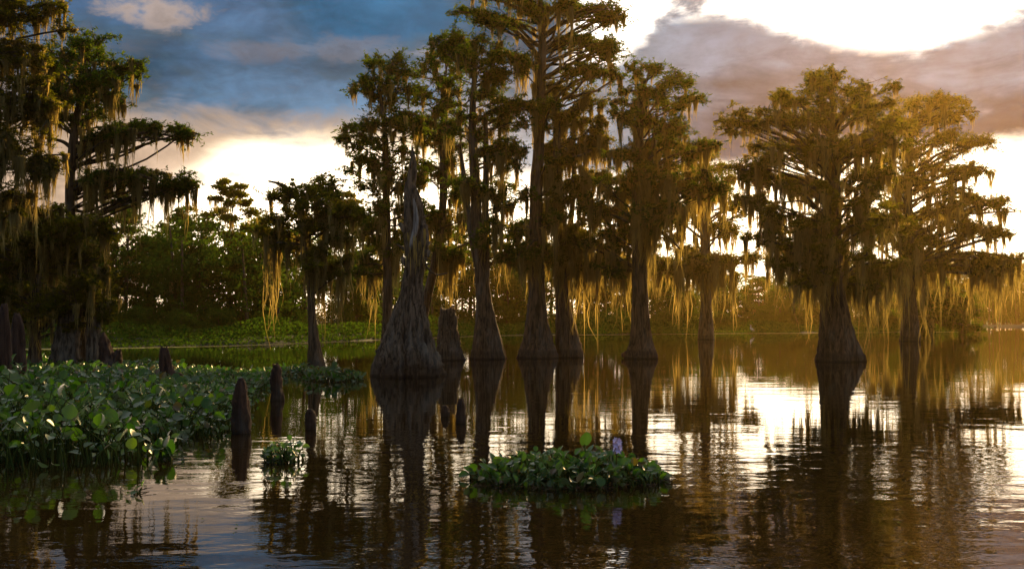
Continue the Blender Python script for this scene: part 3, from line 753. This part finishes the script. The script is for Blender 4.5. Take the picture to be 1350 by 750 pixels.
BG_ = 'old trunk bases behind the hyacinth mat'
stump('tree_stump', 'broad fluted trunk base behind the mat, left of two slim ones', 26, [(84, 493, 20), (86, 470, 17), (88, 445, 14), (92, 420, 12), (93, 400, 9)], seed=10, group=BG_, cat='stump', mat=M_GREY)
stump('tree_stump', 'slim brown trunk base, middle of the three behind the mat', 26.5, [(109, 492, 9), (109, 465, 8), (108, 440, 7), (107, 415, 6)], seed=11, group=BG_, cat='stump', mat=M_BARK)
stump('tree_stump', 'slim grey trunk base, rightmost of the three behind the mat', 26, [(123, 492, 10), (124, 465, 9), (124, 440, 8.5), (123, 418, 7)], seed=12, group=BG_, cat='stump', mat=M_GREY)
stump('tree_stump', 'low jagged dark stump right of the slim trunk bases behind the mat', 25, [(144, 495, 15), (143, 478, 12), (140, 462, 9), (137, 448, 6), (136, 438, 2)], seed=13, cat='stump', extra=[[(150, 482, 8), (154, 470, 6), (157, 461, 3)]], jag=.3)
stump('driftwood_stub', 'small dark snag left of the pair in far open water at the right', 190, [(1293, 434.6, 1.6), (1293, 431, 1.3), (1292, 428.5, .6)], seed=14, cat='snag', k=12, flutes=3)
stump('driftwood_stub', 'flatter dark snag right of the pair in far open water at the right', 195, [(1312, 434.2, 3), (1312, 432, 2.2), (1313, 430.5, 1)], seed=15, cat='snag', k=12, flutes=3)


# ------------------------------------------------------------------ water hyacinth
def hy_leaves(mb, ps, B, H, size, lean=None):
    """B bases (n,3), H stalk heights, size blade radius; cupped round blades on stalks"""
    n = len(B)
    yaw = rng.uniform(0, 6.283, n)
    out = np.stack([np.cos(yaw), np.sin(yaw), np.zeros(n)], 1)
    reach = H * rng.uniform(0.15, 0.75, n)
    top = B + out * reach[:, None]; top[:, 2] += H
    mid = B + out * reach[:, None] * 0.3; mid[:, 2] += H * 0.6
    sticks(ps, B, mid, 0.011, 0.007, 4); sticks(ps, mid, top, 0.007, 0.004, 4)
    tilt = rng.uniform(-0.3, 1.35, n)              # blade direction above the horizontal
    a = out * np.cos(tilt)[:, None]; a[:, 2] += np.sin(tilt)
    b = np.cross(a, np.array([0, 0, 1.0])); b /= np.linalg.norm(b, axis=1)[:, None] + 1e-6
    roll = rng.normal(0, 0.45, n)
    nn = np.cross(b, a)
    b = b * np.cos(roll)[:, None] + nn * np.sin(roll)[:, None]; nn = np.cross(b, a)
    us = np.array([0, 0.25, 0.55, 0.82, 1.0]); ws = np.array([0.35, 0.92, 1.0, 0.66, 0.08])
    vs = np.array([-1, -0.45, 0.0, 0.45, 1.0])
    r = size[:, None, None]
    cup = rng.uniform(0.10, 0.5, n)[:, None, None]; curl = rng.uniform(-0.1, 0.5, n)[:, None, None]
    U = us[None, :, None] * r * 2.0; W = ws[None, :, None] * vs[None, None] * r * 0.92
    Hh = cup * r * (vs[None, None] ** 2) * ws[None, :, None] - curl * r * us[None, :, None] ** 2
    V = top[:, None, None] + a[:, None, None] * (U + 0 * W)[..., None] + b[:, None, None] * (W + 0 * U)[..., None] + nn[:, None, None] * (Hh + 0 * U)[..., None]
    i = np.arange(4)[:, None] * 5; j = np.arange(4)[None]
    q = np.stack([i + j, i + j + 1, i + 6 + j, i + 5 + j], -1).reshape(1, 16, 4) + (np.arange(n) * 25)[:, None, None]
    mb.add(V.reshape(-1, 3), q.reshape(-1, 4))


def inpoly(x, y, poly):
    ins = np.zeros(len(x), bool); j = len(poly) - 1
    for i in range(len(poly)):
        xi, yi = poly[i]; xj, yj = poly[j]
        c = ((yi > y) != (yj > y)) & (x < (xj - xi) * (y - yi) / (yj - yi + 1e-12) + xi)
        ins ^= c; j = i
    return ins


def wp(px, py):
    d = CH * F / (py - HOR); return ((px - 675) / F * d, d)


rng = np.random.RandomState(21)
mat_poly = [wp(-260, 628), wp(0, 622), (wp(120, 616)), wp(190, 606), wp(205, 590), wp(262, 582), wp(300, 572), wp(306, 548), wp(330, 522), wp(352, 508), wp(378, 500), wp(370, 492), wp(300, 491), wp(240, 489), wp(170, 486), wp(60, 484), wp(-300, 484)]
xs = [p[0] for p in mat_poly]; ys = [p[1] for p in mat_poly]
N = 32000
X = rng.uniform(min(xs), max(xs), N); Y = rng.uniform(min(ys), max(ys), N)
keep = inpoly(X + rng.normal(0, .12, N), Y + rng.normal(0, .2, N), mat_poly); X = X[keep]; Y = Y[keep]
dd = np.maximum(0.5, Y / 12.0)
keep = rng.rand(len(X)) < np.clip(1.9 / dd ** 0.5, 0.25, 1); X = X[keep]; Y = Y[keep]
pxv = 675 + X / Y * F
hs = np.interp(pxv, [0, 180, 300, 400], [0.55, 0.42, 0.22, 0.15]) * np.interp(Y, [9, 14, 20, 26], [0.75, 1, 0.75, 0.5])
H = hs * rng.uniform(0.05, 1.15, len(X)) * (1 + 0.25 * np.sin(X * 2.1) * np.sin(Y * 1.3))
size = np.clip(np.exp(rng.normal(-2.87, 0.30, len(X))), 0.022, 0.088) * np.interp(pxv, [0, 200, 320], [1.0, 0.92, 0.72])
m1 = MB(); m2 = MB()
hy_leaves(m1, m2, np.stack([X, Y, np.zeros(len(X))], 1), H, size)
hm = m1.build('water_hyacinth', M_HY, None, True)
tag(hm, 'broad green mat of water hyacinth filling the left foreground', 'water hyacinth', kind='stuff')
tag(m2.build('stalks', M_PET, hm), kind='stuff')


def clump(label, cx, cy, rx, ry, n, h, sz, big=(), flower=None, seed=0, name='hyacinth_clump', group='floating hyacinth clumps'):
    global rng
    rng = np.random.RandomState(300 + seed)
    root = empty(name, (cx, cy, 0)); tag(root, label, 'water hyacinth', group)
    a = rng.uniform(0, 6.283, n); r = np.sqrt(rng.rand(n))
    B = np.stack([np.cos(a) * r * rx, np.sin(a) * r * ry, np.zeros(n)], 1)
    Hh = h * (1 - 0.65 * r ** 2) * rng.uniform(0.02, 1.1, n)
    m1 = MB(); m2 = MB(); hy_leaves(m1, m2, B, Hh, rng.uniform(*sz, n))
    lv = m1.build('leaves', M_HY, root, True); m2.build('stalks', M_PET, root)
    # floating roots and trimmings at the waterline
    m3 = MB(); q = np.stack([np.cos(a) * r * rx * 1.05, np.sin(a) * r * ry * 1.05, rng.uniform(-0.01, 0.04, n)], 1)
    sticks(m3, q, q + unit(n) * np.array([0.12, 0.12, 0.02]), 0.004, 0.002)
    m3.build('roots', M_TWIG, root)
    for (x, y, z, s) in big:
        m4 = MB(); m5 = MB()
        us = np.linspace(0, 1, 9); vs = np.linspace(-1, 1, 7); V = []
        for u in us:
            wdt = math.sin(math.pi * min(1, (u * 0.86 + 0.10))) ** 0.7 * s * 0.55
            for v in vs: V.append((x + v * wdt * 0.95 + 0.25 * u * s, y - 0.25 * abs(v) * wdt + 0.1 * u * s, z + u * s * 1.15))
        i = np.arange(8)[:, None] * 7; j = np.arange(6)[None]
        m4.add(V, np.stack([i + j, i + j + 1, i + 8 + j, i + 7 + j], -1).reshape(-1, 4))
        ul = m4.build('upright_leaf', M_HY, root, True)
        sticks(m5, np.array([[x + .03, y, 0.]]), np.array([[x, y, z + 0.01]]), 0.008, 0.006, 5); m5.build('leaf_stalk', M_PET, ul)
    if flower:
        fx, fy, fz = flower
        st = MB(); tube(st, [(fx, fy, 0), (fx - 0.01, fy, fz * 0.6), (fx, fy, fz + 0.09)], [0.007, 0.006, 0.004], 6)
        fo = MB(); rr = np.random.RandomState(3)
        for kk in range(13):
            ang = kk * 2.4; zz = fz - 0.03 + 0.009 * kk; o_ = np.array([fx + 0.022 * math.cos(ang), fy + 0.022 * math.sin(ang), zz])
            ax = np.array([math.cos(ang), math.sin(ang), 0.35]); ax /= np.linalg.norm(ax)
            u1 = np.cross(ax, (0, 0, 1)); u1 /= np.linalg.norm(u1); v1 = np.cross(ax, u1)
            for p in range(6):
                th = p * math.pi / 3 + rr.uniform(-.1, .1); dr = u1 * math.cos(th) + v1 * math.sin(th); sd_ = -u1 * math.sin(th) + v1 * math.cos(th)
                fo.add([o_, o_ + dr * 0.016 + sd_ * 0.009 + ax * 0.008, o_ + dr * 0.034 + ax * 0.010, o_ + dr * 0.016 - sd_ * 0.009 + ax * 0.008], [[0, 1, 2, 3]])
        fr = st.build('flower_stem', M_PET, root)
        fo.build('flower', mat_plain('lilac_petals', (0.62, 0.48, 0.74), 0.6, (0.74, 0.62, 0.80)), fr)
    return root


x0, d0 = wp(753, 642)
clump('largest floating hyacinth clump, front centre, bearing one lilac flower and an upright leaf', x0, d0 + 0.45, 0.86, 0.62, 760, 0.22, (0.020, 0.050),
      big=[(0.14, -0.05, 0.30, 0.10), (-0.42, 0.0, 0.15, 0.08), (-0.62, -0.05, 0.11, 0.08)], flower=(0.42, -0.15, 0.28), seed=1)
x0, d0 = wp(375, 608)
clump('small round hyacinth clump alone, below the pointed and thin knees', x0, d0, 0.19, 0.17, 70, 0.22, (0.026, 0.045), seed=2)
x0, d0 = wp(434, 504)
clump('loose hyacinth ring around the foot of the crooked small cypress', x0, d0 + 0.7, 0.72, 0.7, 150, 0.28, (0.045, 0.08), seed=3)
x0, d0 = wp(218, 606)
clump('pair of large drooping leaves at the front right corner of the mat', x0, d0, 0.10, 0.09, 16, 0.20, (0.05, 0.075), big=[(0.0, 0, 0.02, 0.16)], seed=4)
x0, d0 = wp(181, 650)
clump('single hyacinth scrap floating in front of the mat', x0, d0, 0.03, 0.03, 3, 0.06, (0.028, 0.035), seed=5)
x0, d0 = wp(385, 495)
clump('thin fringe of hyacinth left of the crooked small cypress', x0, d0 + 1.0, 0.85, 1.2, 170, 0.22, (0.045, 0.075), seed=6)

# bits of leaf and scum adrift between the clumps
rng = np.random.RandomState(44); N = 420; db = MB()
Y = rng.uniform(6.5, 26, N); X = rng.uniform(-0.5, 0.55, N) * Y; k_ = rng.rand(N) < (0.35 + 0.65 * (np.sin(X * 1.3 + Y * .5) > .55)); X = X[k_]; Y = Y[k_]
N = len(X); an = rng.uniform(0, 6.28, N); sz_ = rng.uniform(0.006, 0.022, N); el_ = rng.uniform(0.3, 1, N)
V = np.stack([np.stack([X + sz_ * (np.cos(an) * cx - np.sin(an) * sx * el_), Y + sz_ * (np.sin(an) * cx + np.cos(an) * sx * el_), 0.005 + rng.uniform(0, .01, N)], 1) for cx, sx in ((1, 0), (0, 1), (-1, 0), (0, -1))], 1)
db.add(V.reshape(-1, 3), np.arange(N * 4).reshape(N, 4))
tag(db.build('floating_debris', M_PET), 'specks of leaf and duckweed adrift on the near water', 'debris', kind='stuff')

# ------------------------------------------------------------------ far bank: herbs, bushes, background trees
rng = np.random.RandomState(31)
hb = MB()
N = 90000
X = rng.uniform(-60, 75, N); off = rng.gamma(2.0, 2.2, N) - 1.2
Y = shore_y(X) + off + 0.8 * np.sin(X * 0.6)
ht = (0.25 + 0.25 * (0.5 + 0.5 * np.sin(X * 0.7 + 1.3 * np.sin(Y * 0.3)))) * np.clip((off + 2) / 3.5, 0.35, 1.8) * (1 + 1.6 * np.exp(-((X - 10) / 7) ** 2) + 0.7 * np.exp(-((X + 9) / 8) ** 2))
Z = rng.uniform(0, 1, N) ** 0.6 * ht + np.clip(off * .1, 0, .4)
sc_ = (Y / 60.0)
a = unit(N); a[:, 2] = np.abs(a[:, 2]) * 0.7 + 0.15; b = np.cross(a, unit(N)); b /= np.linalg.norm(b, axis=1)[:, None]
s_ = (rng.uniform(0.06, 0.13, N) * sc_)[:, None]; P0 = np.stack([X, Y, Z], 1)
hb.add(np.stack([P0 - a * s_, P0 + b * s_ * .6, P0 + a * s_, P0 - b * s_ * .6], 1).reshape(-1, 3), np.arange(N * 4).reshape(N, 4))
tag(hb.build('bank_plants', M_HERB), 'low bright green herbs and floating plants along the far bank', 'ground cover', kind='stuff')


# the wood that closes the view behind the bank: one mass
rng = np.random.RandomState(77)
wl = MB(); wb = MB()
for i in range(340):
    x = -75 + 225 * (i + rng.rand()) / 340; y = float(shore_y(x)) + rng.uniform(11, 30)
    px_ = 675 + x / y * F
    topy = np.interp(px_, [-200, 0, 150, 300, 420, 520, 700, 850, 900, 1000, 1080, 1280, 1400], [272, 272, 280, 288, 300, 305, 308, 325, 340, 366, 346, 346, 350]) + rng.uniform(-6, 26)
    hh = CH + (HOR - topy) / F * y; wr = hh * rng.uniform(0.22, 0.38)
    sticks(wb, np.array([[x, y, 0.]]), np.array([[x + rng.normal(0, .3), y, hh * 0.9]]), 0.16, 0.05, 6)
    kb = 38
    f = rng.uniform(0.08, 1, kb); rad_ = wr * np.sin(math.pi * (0.18 + 0.72 * f)) * rng.uniform(0.3, 1, kb); an = rng.uniform(0, 6.28, kb)
    E = np.stack([x + np.cos(an) * rad_, y + np.sin(an) * rad_, f * hh], 1)
    LP = (E[:, None] + rng.normal(0, 1, (kb, 34, 3)) * np.array([0.45, 0.45, 0.24]) * wr * 0.42).reshape(-1, 3)
    leaves(wl, LP, 0.15, 0.07)
wd = wl.build('far_wood', M_BG); tag(wd, 'dark wood closing the view behind the far bank', 'wood', kind='stuff')
tag(wb.build('trunks', M_BARK, wd), kind='stuff')


# pale scum of duckweed and seeds lying along the water's edge
rng = np.random.RandomState(78); dk = MB(); N = 30000
X = rng.uniform(-50, 90, N); Y = shore_y(X) - 2.6 + 0.7 * np.sin(X * .35) + rng.normal(0, 0.45, N) * (0.6 + 0.5 * np.sin(X * .23 + 1))
an = rng.uniform(0, 6.28, N); sz_ = rng.uniform(0.05, 0.13, N)
V = np.stack([np.stack([X + sz_ * np.cos(an + k * 1.571), Y + sz_ * np.sin(an + k * 1.571), np.full(N, 0.006) + rng.uniform(0, .012, N)], 1) for k in range(4)], 1)
dk.add(V.reshape(-1, 3), np.arange(N * 4).reshape(N, 4))
tag(dk.build('duckweed', mat_leafy('duckweed_pale', (0.24, 0.26, 0.10), (0.50, 0.47, 0.25), 0.2)), 'pale line of duckweed along the far water edge', 'duckweed', kind='stuff')


def proto_tree(name, h, w_, style, leafmat, seed, moss=0.6, dens=1.0):
    """a background tree about h tall, w_ wide, built at the origin"""
    global rng
    rng = np.random.RandomState(500 + seed); rr = np.random.RandomState(600 + seed)
    root = empty(name, (0, 0, 0))
    tb = MB(); n = 10
    zs = np.linspace(-0.5, h * 0.93, n); path = np.stack([np.cumsum(rr.normal(0, 0.012 * h, n)), np.cumsum(rr.normal(0, 0.012 * h, n)), zs], 1)
    rad = h * 0.022 * (1 - np.linspace(0, 0.9, n)) * (1 + 1.2 * np.exp(-np.linspace(0, 10, n)))
    tube(tb, path, rad, 10); tb.build('trunk', M_BARK, root, True)
    BR, LF, MS = MB(), MB(), MB()
    nb = int(34 * dens) if style != 'dense' else int(46 * dens)
    for i in range(nb):
        f = (i + rr.rand()) / nb
        if style == 'cypress': z = h * (0.30 + 0.70 * f); prof = 0.55 + 0.45 * math.sin(math.pi * min(1, f * 0.9 + 0.1)) if f < .85 else .45
        elif style == 'dense': z = h * (0.10 + 0.86 * f); prof = math.sin(math.pi * (0.16 + 0.78 * f)) ** 0.7
        else: z = h * (0.02 + 0.9 * f); prof = math.sqrt(max(0.05, 1 - f * f))
        ang = i * 2.4 + rr.rand(); rad_ = w_ / 2 * prof * rr.uniform(0.35, 1.05)
        e = np.array([math.cos(ang) * rad_, math.sin(ang) * rad_, z])
        zi = int(np.argmin(np.abs(zs - (z - rad_ * 0.35)))); st = path[max(1, zi)]
        m_ = (st + e) / 2 + np.array([0, 0, 0.05 * h * rr.rand()])
        sticks(BR, np.array([st, m_]), np.array([m_, e]), h * 0.006, h * 0.003, 5)
        k = 16 if style == 'cypress' else 20
        rb = np.array([0.15, 0.15, 0.042 if style == 'cypress' else 0.085]) * w_ * rr.uniform(0.75, 1.2)
        T = e + unit(k) * rng.uniform(0.3, 1, (k, 1)) * rb
        sticks(BR, np.repeat(e[None], k, 0), T, h * 0.002, h * 0.001, 3)
        nl = 15
        LP = (T[:, None] + rng.normal(0, 1, (k, nl, 3)) * rb * 0.30).reshape(-1, 3)
        leaves(LF, LP, 0.013 * h + 0.05, 0.006 * h + 0.02)
        if moss and rr.rand() < moss:
            for _ in range(rr.randint(1, 4)):
                ns = 14; s0 = T[rr.randint(k)]; T0 = s0 + rng.normal(0, 0.018 * h, (ns, 3)) * np.array([1, 1, 0.2])
                strands(MS, T0, rng.uniform(0.3, 1, ns) * h * rr.uniform(0.06, 0.17), 0.0035 * h + 0.004, 4)
    BR.build('branches', M_TWIG, root, True); LF.build('crown', leafmat, root)
    if not MS.empty(): MS.build('hanging_moss', M_MOSS, root)
    root['_h'] = h
    return root


PROT = {'cy': (proto_tree('cypress_tree', 12, 7, 'cypress', M_BG, 1, 0.55), 'cypress_tree'),
        'cm': (proto_tree('cypress_tree', 12, 5.6, 'cypress', M_LEAFW, 2, 1.0), 'cypress_tree'),
        'de': (proto_tree('leafy_tree', 10, 8, 'dense', M_BG, 3, 0.25), 'leafy_tree'),
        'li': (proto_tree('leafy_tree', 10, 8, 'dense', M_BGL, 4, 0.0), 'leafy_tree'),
        'bu': (proto_tree('bush', 3, 5, 'bush', M_BG, 5, 0.0, 0.8), 'bush'),
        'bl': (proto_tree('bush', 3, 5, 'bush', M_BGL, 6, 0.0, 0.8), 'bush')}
used = {k: False for k in PROT}


def place(kind, px, top, d, wpx, label, group, cat='tree', z0=0.3):
    src, nm = PROT[kind]
    if not used[kind]: root = src; used[kind] = True
    else:
        root = src.copy(); C.objects.link(root)
        for ch in list(src.children):
            c2 = ch.copy(); C.objects.link(c2); c2.parent = root
    h0 = src['_h']; w0 = {'cy': 7, 'cm': 5.6, 'de': 8, 'li': 8, 'bu': 5, 'bl': 5}[kind]
    hh = CH + (HOR - top) / F * d - z0
    sx = wpx / F * d / w0; sz = hh / h0 / 0.97
    p = P(px, 0, d); root.location = (p[0], d, z0); root.scale = (sx, sx, sz); root.rotation_euler = (0, 0, (px * 1.7) % 6.28)
    tag(root, label, cat, group)
    return root


GL = 'trees on the far bank'
bgt = [
 ('cy', 158, 262, 66, 85, 'airy flat-topped cypress on the left bank, just right of the trunk with mossy limbs'),
 ('de', 20, 300, 60, 130, 'dark dense bank tree behind the rotting posts at the far left'),
 ('de', 110, 310, 64, 110, 'dark dense bank tree behind the slim trunk bases at the left'),
 ('de', 205, 318, 70, 90, 'rounded dark bank tree under the tips of the long left moss'),
 ('cy', 238, 278, 74, 60, 'slim pointed cypress on the left bank, first left of the mossy capped one'),
 ('cm', 302, 244, 70, 72, 'left bank cypress rising above its neighbours with a crown like a cap and golden moss'),
 ('de', 262, 322, 64, 80, 'dark tree below and left of the capped bank cypress'),
 ('cy', 338, 292, 78, 70, 'cypress peeking between the capped bank cypress and the crooked small one'),
 ('de', 318, 335, 68, 80, 'dark bank tree directly below the capped bank cypress'),
 ('li', 375, 300, 74, 90, 'yellow-green bank tree glowing behind the crooked small cypress'),
 ('cm', 455, 262, 86, 80, 'bank cypress filling the space between the crooked cypress and the slender one'),
 ('li', 470, 365, 78, 60, 'bright low leafy tree on the bank left of the slender cypress'),
 ('de', 500, 350, 90, 80, 'dark leafy tree on the bank behind the slender cypress'),
 ('cm', 552, 285, 98, 80, 'bank cypress seen just right of the spire of the broken stump'),
 ('de', 572, 350, 100, 80, 'dark leafy tree on the bank behind the short square-topped stump'),
 ('cy', 618, 290, 104, 80, 'bank cypress seen through the stems of the forked cypress'),
 ('li', 672, 340, 104, 80, 'olive leafy tree on the bank between forked and tallest cypress'),
 ('cm', 690, 300, 112, 80, 'mossy bank cypress behind the trunk of the tallest cypress'),
 ('cy', 762, 300, 112, 90, 'bank cypress just right of the pair of joined flared bases'),
 ('de', 800, 348, 112, 80, 'dark leafy tree on the bank above the brightest green strip'),
 ('cm', 825, 305, 116, 80, 'mossy bank cypress left behind the curtained cypress trunk'),
 ('de', 880, 362, 112, 70, 'dark leafy tree on the bank under the left golden moss skirt'),
 ('li', 905, 385, 110, 60, 'light leafy tree on the bank left of the far mossy cypress trunk'),
 ('de', 965, 388, 118, 60, 'low dark bank tree immediately left of the wading bird'),
 ('cy', 1000, 366, 128, 60, 'low flat cypress in the bright gap above the wading bird'),
 ('li', 1030, 380, 120, 60, 'light leafy bank tree just right of the wading bird'),
 ('de', 1060, 362, 124, 70, 'dark bank tree touching the left side of the massive right trunk'),
 ('cy', 1150, 350, 128, 80, 'bank cypress just right of the massive right trunk'),
 ('de', 1165, 385, 124, 60, 'low dark bank tree between the massive trunk and the low rounded clump'),
 ('cm', 1245, 335, 130, 80, 'bank cypress behind the low rounded clump at the right'),
]
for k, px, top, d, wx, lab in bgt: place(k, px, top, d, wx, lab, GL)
GR = 'distant trees across the open water at the right'
for k, px, top, d, wx, lab in [
 ('de', 1298, 372, 236, 52, 'leftmost distant tree beyond the open water at the right edge'),
 ('cy', 1322, 340, 240, 44, 'distant cypress, tallest of those beyond the open water at the right edge'),
 ('de', 1345, 350, 240, 50, 'distant dark tree cut by the right edge of the photo'),
 ('de', 1310, 385, 232, 46, 'distant low tree in front of the tall distant cypress at the right edge'),
 ('li', 1338, 392, 232, 46, 'distant low pale tree nearest the right edge'),
 ('de', 1390, 350, 245, 60, 'distant dark tree just beyond the right edge of the view')]: place(k, px, top, d, wx, lab, GR)
GB = 'bushes along the far bank'
for k, px, top, d, wx, lab in [
 ('bu', 180, 405, 60, 60, 'dark bush on the bank above the left end of the water'), ('bl', 150, 395, 62, 46, 'yellow-green bush above the jagged stump'),
 ('bu', 235, 412, 60, 60, 'dark bush on the bank above the bent stub'), ('bu', 290, 408, 62, 60, 'dark bush on the bank above the pointed knee'),
 ('bl', 345, 412, 64, 50, 'green bush on the bank above the thin post-like knee'), ('bu', 385, 405, 68, 50, 'dark bush just left of the crooked cypress trunk'),
 ('bl', 445, 400, 76, 52, 'bright bush just right of the crooked cypress trunk'), ('bl', 480, 405, 82, 50, 'bright bush left of the broken stump base'),
 ('bu', 560, 408, 100, 46, 'dark bush between the broken stump and the short stump'), ('bl', 610, 408, 100, 40, 'bright bush between the short stump and forked cypress'),
 ('bu', 672, 410, 104, 40, 'dark bush between the forked and tallest cypress bases'), ('bl', 785, 412, 106, 50, 'bright bush right of the joined flared bases'),
 ('bl', 815, 416, 108, 44, 'bright bush left of the curtained cypress base'), ('bu', 885, 405, 108, 56, 'dark bush right of the curtained cypress base'),
 ('bu', 950, 412, 112, 50, 'dark bush between the far mossy trunk and the wading bird'), ('bl', 1012, 405, 118, 50, 'bright bush right above the wading bird'),
 ('bu', 1050, 408, 120, 50, 'dark bush touching the left of the massive right base'), ('bu', 1150, 410, 122, 50, 'dark bush right of the massive right base')]:
    place(k, px, top, d, wx, lab, GB, 'bush')
for k, u_ in used.items(): assert u_

# ------------------------------------------------------------------ the wading bird
bx, bd = 991, 97.0
bp = P(bx, 0, bd)
bird = empty('egret', (bp[0], bd, 0)); tag(bird, 'white wading bird with raised neck in the shallows by the far bank', 'bird')
mbb = MB()
pth = catmull([(0.26, 0, 0.34), (0.16, 0, 0.42), (0.02, 0, 0.50), (-0.10, 0, 0.58), (-0.12, 0, 0.68), (-0.07, 0, 0.77), (-0.08, 0, 0.86), (-0.13, 0, 0.90), (-0.16, 0, 0.895)], 26)
rd = np.interp(np.linspace(0, 8, 26), range(9), [0.012, 0.075, 0.115, 0.075, 0.035, 0.026, 0.026, 0.036, 0.016])
tube(mbb, pth, rd, 12)
body = mbb.build('body', mat_plain('white_feathers', (0.78, 0.76, 0.72), 0.8), bird, True)
mbb = MB(); tube(mbb, [(-0.155, 0, 0.897), (-0.29, 0, 0.868)], [0.013, 0.002], 6); mbb.build('beak', mat_plain('beak_yellow', (0.55, 0.36, 0.05), 0.5), bird)
for yy, fx in ((-0.04, -0.03), (0.04, 0.07)):
    mbb = MB(); tube(mbb, [(0.02, yy, 0.44), (0.05, yy, 0.22), (fx, yy, -0.15)], [0.016, 0.010, 0.008], 6); mbb.build('leg', mat_plain('leg_black', (0.02, 0.02, 0.02), 0.6), bird)
mbb = MB(); tube(mbb, catmull([(-0.04, -0.10, 0.56), (0.08, -0.115, 0.49), (0.20, -0.07, 0.40), (0.30, -0.02, 0.32)], 10), [0.02, .05, .06, .055, .05, .045, .035, .025, .015, .006], 8); mbb.build('wing', body.data.materials[0], bird, True)
bird.rotation_euler = (0, 0, R(12))

# ------------------------------------------------------------------ warm scattering volume, added to imitate orange lens glare
if GLARE_HAZE > 0:
    m = bpy.data.materials.new('glare_haze'); m.use_nodes = True
    t = NT(m.node_tree); t.n.clear(); out = t.new('ShaderNodeOutputMaterial')
    pv = t.new('ShaderNodeVolumePrincipled'); pv.inputs['Color'].default_value = (*GLARE_HAZE_COLOR, 1); pv.inputs['Density'].default_value = GLARE_HAZE
    pv.inputs['Anisotropy'].default_value = GLARE_HAZE_G
    t.l.new(pv.outputs[0], out.inputs['Volume'])
    mb = MB(); x0, x1, y0, y1, z0, z1 = -2600, 2600, -450, 3100, -3, 21.5
    mb.add([(x0, y0, z0), (x1, y0, z0), (x1, y1, z0), (x0, y1, z0), (x0, y0, z1), (x1, y0, z1), (x1, y1, z1), (x0, y1, z1)],
           [[0, 3, 2, 1], [4, 5, 6, 7], [0, 1, 5, 4], [1, 2, 6, 5], [2, 3, 7, 6], [3, 0, 4, 7]])
    tag(mb.build('glare_haze', m), kind='stuff')
print('faces', sum(len(m.polygons) for m in bpy.data.meshes))
